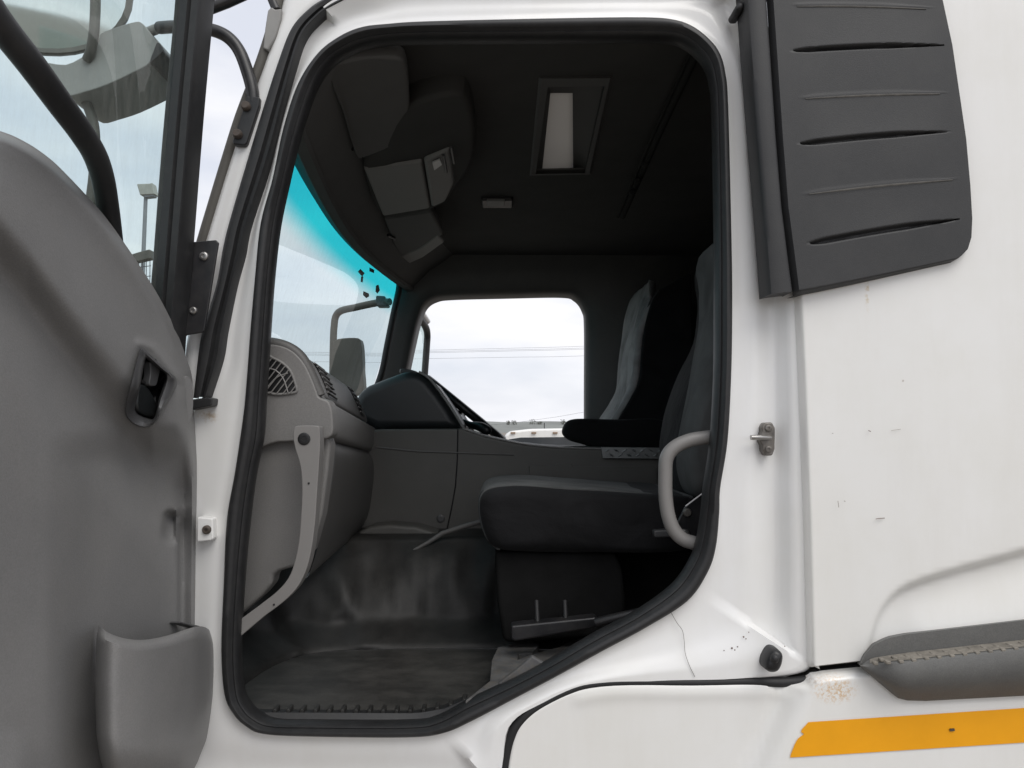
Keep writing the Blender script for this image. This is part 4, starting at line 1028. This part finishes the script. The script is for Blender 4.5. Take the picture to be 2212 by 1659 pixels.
for s in (-1, 1): tube('spoke', [ctr3 - ax_n * 0.045 + ax_v * s * 0.06, ctr3 + ax_v * s * 0.2], 0.014, M['hood'], swh, 8, flat=0.6)
tube('column', [ctr3 - ax_n * 0.06, ctr3 - ax_n * 0.32], 0.035, M['hood'], swh, 12)
adopt(swh)
tube('column_stalk', [P(990, 905, 1.5), P(1015, 917, 1.42), P(1035, 921, 1.38), P(1052, 930, 1.36), P(1056, 938, 1.36)], [0.006, 0.012, 0.018, 0.019, 0.008], M['black'], truck, 12, sm=4)

# ------------------------------------------------------------------ grab handles
gh = prism('entry_handle', spline([(684, 920), (690, 926), (691, 955), (690, 985), (685, 1060), (680, 1130), (672, 1190), (660, 1235), (640, 1272), (610, 1302), (570, 1332), (500, 1388), (494, 1360),
      (560, 1308), (598, 1278), (622, 1250), (635, 1218), (645, 1170), (650, 1110), (652, 1050), (648, 1005), (638, 972), (633, 945), (635, 925), (642, 920), (664, 919)], 3, True), 0.022, 0.058, M['handle_grey'], truck, 0.0115, 4)
bolt('handle_cap', P(657, 948, 0.0215), (0, -1, 0), 0.0125, M['black'], gh, 0.0018)
for x, y in ((667, 1044), (592, 1306)): bolt('handle_plug', P(x, y, 0.0225), (0, -1, 0), 0.0022, M['black'], gh, 0.002, 8)
ph = tube('pillar_handle', [P(1552, 942, 0.05), P(1525, 945, 0.05), P(1490, 951, 0.05), P(1458, 966, 0.05), P(1440, 990, 0.05), P(1437, 1030, 0.05), P(1438, 1075, 0.05), P(1444, 1115, 0.05), P(1456, 1145, 0.05), P(1476, 1165, 0.05), P(1505, 1174, 0.05), P(1535, 1178, 0.05)], 0.0142, M['handle_grey'], truck, 14, sm=5)

# ------------------------------------------------------------------ seats
ps = empty('passenger_seat', (0.25, 0.53, FLZ), truck)
cu = [(1031, 1100), (1034, 1076), (1048, 1060), (1080, 1052), (1140, 1050), (1240, 1057), (1380, 1067), (1500, 1076), (1510, 1130), (1500, 1192), (1300, 1201), (1130, 1199), (1068, 1190), (1046, 1165), (1035, 1130)]
pillow('cushion', cu, [(0.285, 0.055), (0.287, 0.036), (0.296, 0.018), (0.312, 0.007), (0.34, 0.0), (0.50, -0.002), (0.70, 0.0), (0.73, 0.008), (0.745, 0.03)], M['seat_dark'], ps)
pillow('cushion_cover', [(1031, 1096), (1035, 1074), (1049, 1058), (1080, 1050), (1140, 1048), (1240, 1055), (1380, 1066), (1500, 1074), (1490, 1082), (1380, 1078), (1240, 1070), (1150, 1066), (1100, 1070), (1075, 1082), (1062, 1105), (1066, 1150), (1078, 1196), (1050, 1172), (1036, 1135)],
       [(0.322, 0.004), (0.335, 0.001), (0.42, -0.002), (0.66, -0.002), (0.70, 0.002)], M['seat_grey'], ps, yref=0.29)
prism('pedestal', [(1068, 1192), (1330, 1196), (1345, 1230), (1352, 1300), (1350, 1375), (1100, 1390), (1086, 1385), (1074, 1300)], 0.33, 0.72, M['deep'], ps, 0.012)
prism('seat_rail', [(1104, 1352), (1290, 1333), (1292, 1352), (1280, 1358), (1112, 1386), (1104, 1380)], 0.24, 0.28, M['black_metal'], ps, 0.005)
tube('slide_lever', [P(1288, 1345, 0.22), P(1340, 1332, 0.2), P(1388, 1319, 0.19)], [0.011, 0.0095, 0.008], M['black_metal'], ps, 10)
for x in (1160, 1221): tube('rail_stud', [P(x - 1, 1298, 0.29), P(x + 1, 1345, 0.26)], 0.006, M['gap_stud_black'], ps, 8)
bk = [(1425, 974), (1427, 938), (1438, 882), (1464, 811), (1497, 742), (1512, 650), (1518, 560), (1690, 545), (1720, 1000), (1690, 1080), (1480, 1066), (1440, 1040)]
pillow('backrest', bk, [(0.42, 0.03), (0.43, 0.012), (0.46, 0.0), (0.70, 0.0), (0.73, 0.02)], M['seat_dark'], ps, yref=0.70)
bo = [(1518, 545), (1516, 612), (1514, 683), (1500, 756), (1486, 838), (1469, 923), (1461, 985), (1464, 1026), (1480, 1062), (1520, 1074), (1620, 1060), (1640, 800), (1640, 545)]
pillow('side_bolster', bo, [(0.270, 0.05), (0.275, 0.03), (0.29, 0.01), (0.33, 0.0), (0.42, 0.0), (0.45, 0.02)], M['seat_grey'], ps, yref=0.42)
prism('recliner_plate', [(1480, 1096), (1522, 1062), (1560, 1060), (1560, 1170), (1500, 1172), (1466, 1165), (1463, 1128)], 0.215, 0.225, M['black_metal'], ps, 0.003)
tube('recliner_glint', [P(1481, 1094, 0.214), P(1523, 1062, 0.214)], 0.0022, M['steel'], ps, 6)  # highlight on the bracket edge, modelled as a bright strip
for x, y in ((1484, 1107), (1479, 1152)): bolt('recliner_bolt', P(x, y, 0.214), (0, -1, 0), 0.010, M['steel'] if y > 1150 else M['dirty_steel'], ps, 0.008, rec=False)
prism('recliner_lever', [(1412, 1146), (1470, 1143), (1470, 1160), (1414, 1162)], 0.235, 0.26, M['bezel'], ps, 0.004)
adopt(ps)
ds = empty('driver_seat', (0.5, 1.6, FLZ), truck)
cur = spline([(0.588, 0.608), (0.555, 0.55), (0.525, 0.39), (0.505, 0.20), (0.47, 0.12), (0.425, 0.045), (0.40, -0.02)], 6)
rows = []
for k in range(15):
    Y = lerp(1.42, 1.82, k / 14); e_ = min(k, 14 - k) / 14
    r = []
    for i, (x, z) in enumerate(cur):
        dip = 0.020 * math.sin(math.pi * k / 14) + 0.010 * math.cos(k / 14 * math.pi * 6) * 0.4
        r.append((x + dip * (0.5 + 0.5 * math.sin(i * 0.3)) + 0.006 * noise.noise((k * 0.5, z * 9, 2.0)), Y, Z0 + z - (0.10 if k < 3 else 0) * sstep(0.35, 0.6, z)))
    rows.append(r)
loft('backrest_cover', rows, M['seat_ribbed'], ds, smooth=60, thick=0.03)
prism_pts('backrest', [Vector((x + 0.025, 1.40, Z0 + z - 0.06 * sstep(0.3, 0.6, z))) for x, z in cur] + [Vector((0.62, 1.40, Z0 - 0.05)), Vector((0.74, 1.40, Z0 + 0.2)), Vector((0.74, 1.40, Z0 + 0.62))], Vector((0, 0.44, 0)), M['seat_dark'], ds, 0.02, 3)
pillow('armrest', [(1218, 936), (1222, 918), (1234, 907), (1260, 904), (1330, 906), (1440, 909), (1440, 966), (1300, 968), (1262, 960), (1232, 951)], [(1.31, 0.02), (1.315, 0.008), (1.33, 0.0), (1.40, 0.0), (1.415, 0.01)], M['seat_dark'], ds)
box('base', (0.36, 1.36, FLZ), (0.75, 1.82, Z0 - 0.06), M['seat_dark'], ds, 0.02)
adopt(ds)

# ------------------------------------------------------------------ beyond the cab
pk = empty('parked_truck', (1.2, 11.0, 0))
pk['label'] = 'white parked truck with marker lights along its roof, beyond the driver window'; pk['category'] = 'truck'
def pkp(px, py): return P(px, py, 11.0)
zt = pkp(1160, 927).z
xl = pkp(1086, 940).x
sec = [(-0.02, -0.36), (0.02, -0.10), (0.08, -0.04), (0.22, 0.0), (0.9, 0.05), (2.0, 0.06), (2.12, 0.0), (2.14, -0.4)]
roof = [Vector((xl, 11.0, zt - 0.42)), Vector((xl + 0.05, 11.0, zt - 0.10)), Vector((xl + 0.14, 11.0, zt - 0.035)), Vector((xl + 0.5, 11.0, zt + 0.005)), Vector((xl + 1.1, 11.0, zt + 0.015)), Vector((xl + 1.7, 11.0, zt + 0.005)), Vector((xl + 2.06, 11.0, zt - 0.035)), Vector((xl + 2.15, 11.0, zt - 0.10)), Vector((xl + 2.2, 11.0, zt - 0.42))]
prism_pts('body', roof + [Vector((xl + 2.2, 11.0, 0.5)), Vector((xl, 11.0, 0.5))], Vector((0, 1.9, 0)), M['paint'], pk, 0.04)
prism_pts('windscreen', [Vector((xl + 0.06, 10.985, zt - 0.30)), Vector((xl + 0.10, 10.985, zt - 0.17)), Vector((xl + 0.3, 10.985, zt - 0.14)), Vector((xl + 1.1, 10.985, zt - 0.13)), Vector((xl + 1.9, 10.985, zt - 0.14)), Vector((xl + 2.1, 10.985, zt - 0.17)), Vector((xl + 2.14, 10.985, zt - 0.30)), Vector((xl + 2.14, 10.985, zt - 0.85)), Vector((xl + 0.06, 10.985, zt - 0.85))], Vector((0, 0.03, 0)), M['dark_glass'], pk, 0.005)
for x in (1108, 1153, 1199):
    c = pkp(x, 935); box('marker_light', (c.x - 0.04, 10.965, c.z - 0.016), (c.x + 0.04, 11.01, c.z + 0.016), M['tail'], pk, 0.006)
c = pkp(1178, 925); tube('aerial', [(c.x, 11.3, zt), (c.x, 11.3, zt + 0.11)], 0.008, M['black'], pk, 6)
for sx in (0.25, 1.95):
    for yy in (11.35,):
        tube('wheel', [(xl + sx - 0.13, yy, 0.45), (xl + sx + 0.13, yy, 0.45)], 0.45, M['rubber'], pk, 24)
adopt(pk)

fp = empty('floodlight_pole', (P(313, 600, 25).x, 25, 0))
fp['label'] = 'grey floodlight on a tall pole seen through the open door window'; fp['category'] = 'floodlight'
tp = P(315, 424, 25)
tube('pole', [(tp.x - 0.10, 25, 0), (tp.x, 25, tp.z)], [0.10, 0.065], M['galv'], fp, 10)
prism('lamp_head', [(295, 397), (324, 396), (328, 394), (333, 416), (335, 419), (302, 421)], 24.8, 25.15, M['lamp'], fp, 0.03)
prism('lamp_bracket', [(308, 419), (333, 417), (332, 424), (312, 426)], 24.85, 25.1, M['galv'], fp, 0.02)
adopt(fp)
mf = empty('mesh_gantry', (P(300, 600, 20).x, 20, 0))
mf['label'] = 'dark beam over a wire mesh panel at the foot of the floodlight pole'; mf['category'] = 'fence'
prism('beam', [(262, 556), (296, 545), (322, 538), (326, 541), (326, 558), (290, 566), (262, 574)], 20, 20.25, M['mirror_back'], mf, 0.03)
for k in range(8): tube('mesh_wire', [P(268 + k * 8, 560, 20.1), P(266 + k * 8, 900, 20.1)], 0.012, M['wire'], mf, 5)
for k in range(14): tube('mesh_wire', [P(262, 582 + k * 22, 20.1), P(326, 574 + k * 22, 20.1)], 0.012, M['wire'], mf, 5)
adopt(mf)

for i, (yl, ym, yr, lab) in enumerate(((761, 757.5, 747, 'topmost of the thin overhead power lines beyond the cab'), (764.5, 760.5, 751, 'second overhead power line, close under the topmost one'),
                                       (767, 763, 753.5, 'third overhead power line, lowest of the close upper set'), (781, 775.5, 768, 'lone overhead power line hanging below the close upper set'))):
    pts = [P(x, y, 45) for x, y in spline([(300, yl + 8), (600, yl), (830, yl + 2), (850, ym + 1), (1100, lerp(ym, yr, 0.5)), (1280, yr), (1800, yr - 22)], 6)]
    o = tube('power_line', pts, 0.007, M['wire'], None, 5)
    o['label'] = lab; o['category'] = 'power line'; o['group'] = 'overhead power lines'
o = tube('power_line', [P(1020, 922, 45), P(1120, 912, 45), P(1200, 901, 45), P(1280, 887, 45), P(1500, 845, 45)], 0.007, M['wire'], None, 5)
o['label'] = 'slanting overhead cable rising over the parked truck roof'; o['category'] = 'power line'; o['group'] = 'overhead power lines'
for i, (px, hgt, wd) in enumerate(((1098, 3.4, 3.0), (1110, 4.0, 4.5), (1150, 5.2, 5.0), (1165, 2.8, 5.0), (1216, 4.8, 4.0), (1231, 3.0, 5.0))):
    b0 = P(px, 915, 600); gz = 1.0
    tr = empty('tree', (b0.x, 598, 0))
    tr['label'] = ['small tree on the far ridge, nearest the steering wheel', 'pale round tree on the far ridge beside the smallest tree', 'tallest tree on the far ridge, above the parked truck', 'low wide tree on the far ridge beside the tallest', 'tree on the far ridge next to the armrest', 'low bush on the far ridge, farthest from the wheel'][i]
    tr['category'] = 'tree'; tr['group'] = 'trees on the far ridge'
    base = b0.z - 2
    v, f = [], []
    for k in range(70):
        a = random.uniform(0, 6.283); rr = random.random() ** 0.5 * wd * 0.5; zz = base + 1.4 + random.random() * hgt * 0.8
        c = Vector((b0.x + rr * math.cos(a), 598 + rr * math.sin(a), zz)); n0 = len(v); s_ = 0.5
        for _ in range(4): v.append(c + Vector((random.uniform(-s_, s_), random.uniform(-s_, s_), random.uniform(-s_, s_))))
        f += [(n0, n0 + 1, n0 + 2), (n0, n0 + 1, n0 + 3), (n0, n0 + 2, n0 + 3), (n0 + 1, n0 + 2, n0 + 3)]
    mesh('crown', v, f, M['tree'], tr, smooth=0, fix=False)
    tube('trunk', [(b0.x, 598, base - 6), (b0.x, 598, base + hgt * 0.6)], 0.25, M['tree'], tr, 6)
    adopt(tr)
adopt(truck)
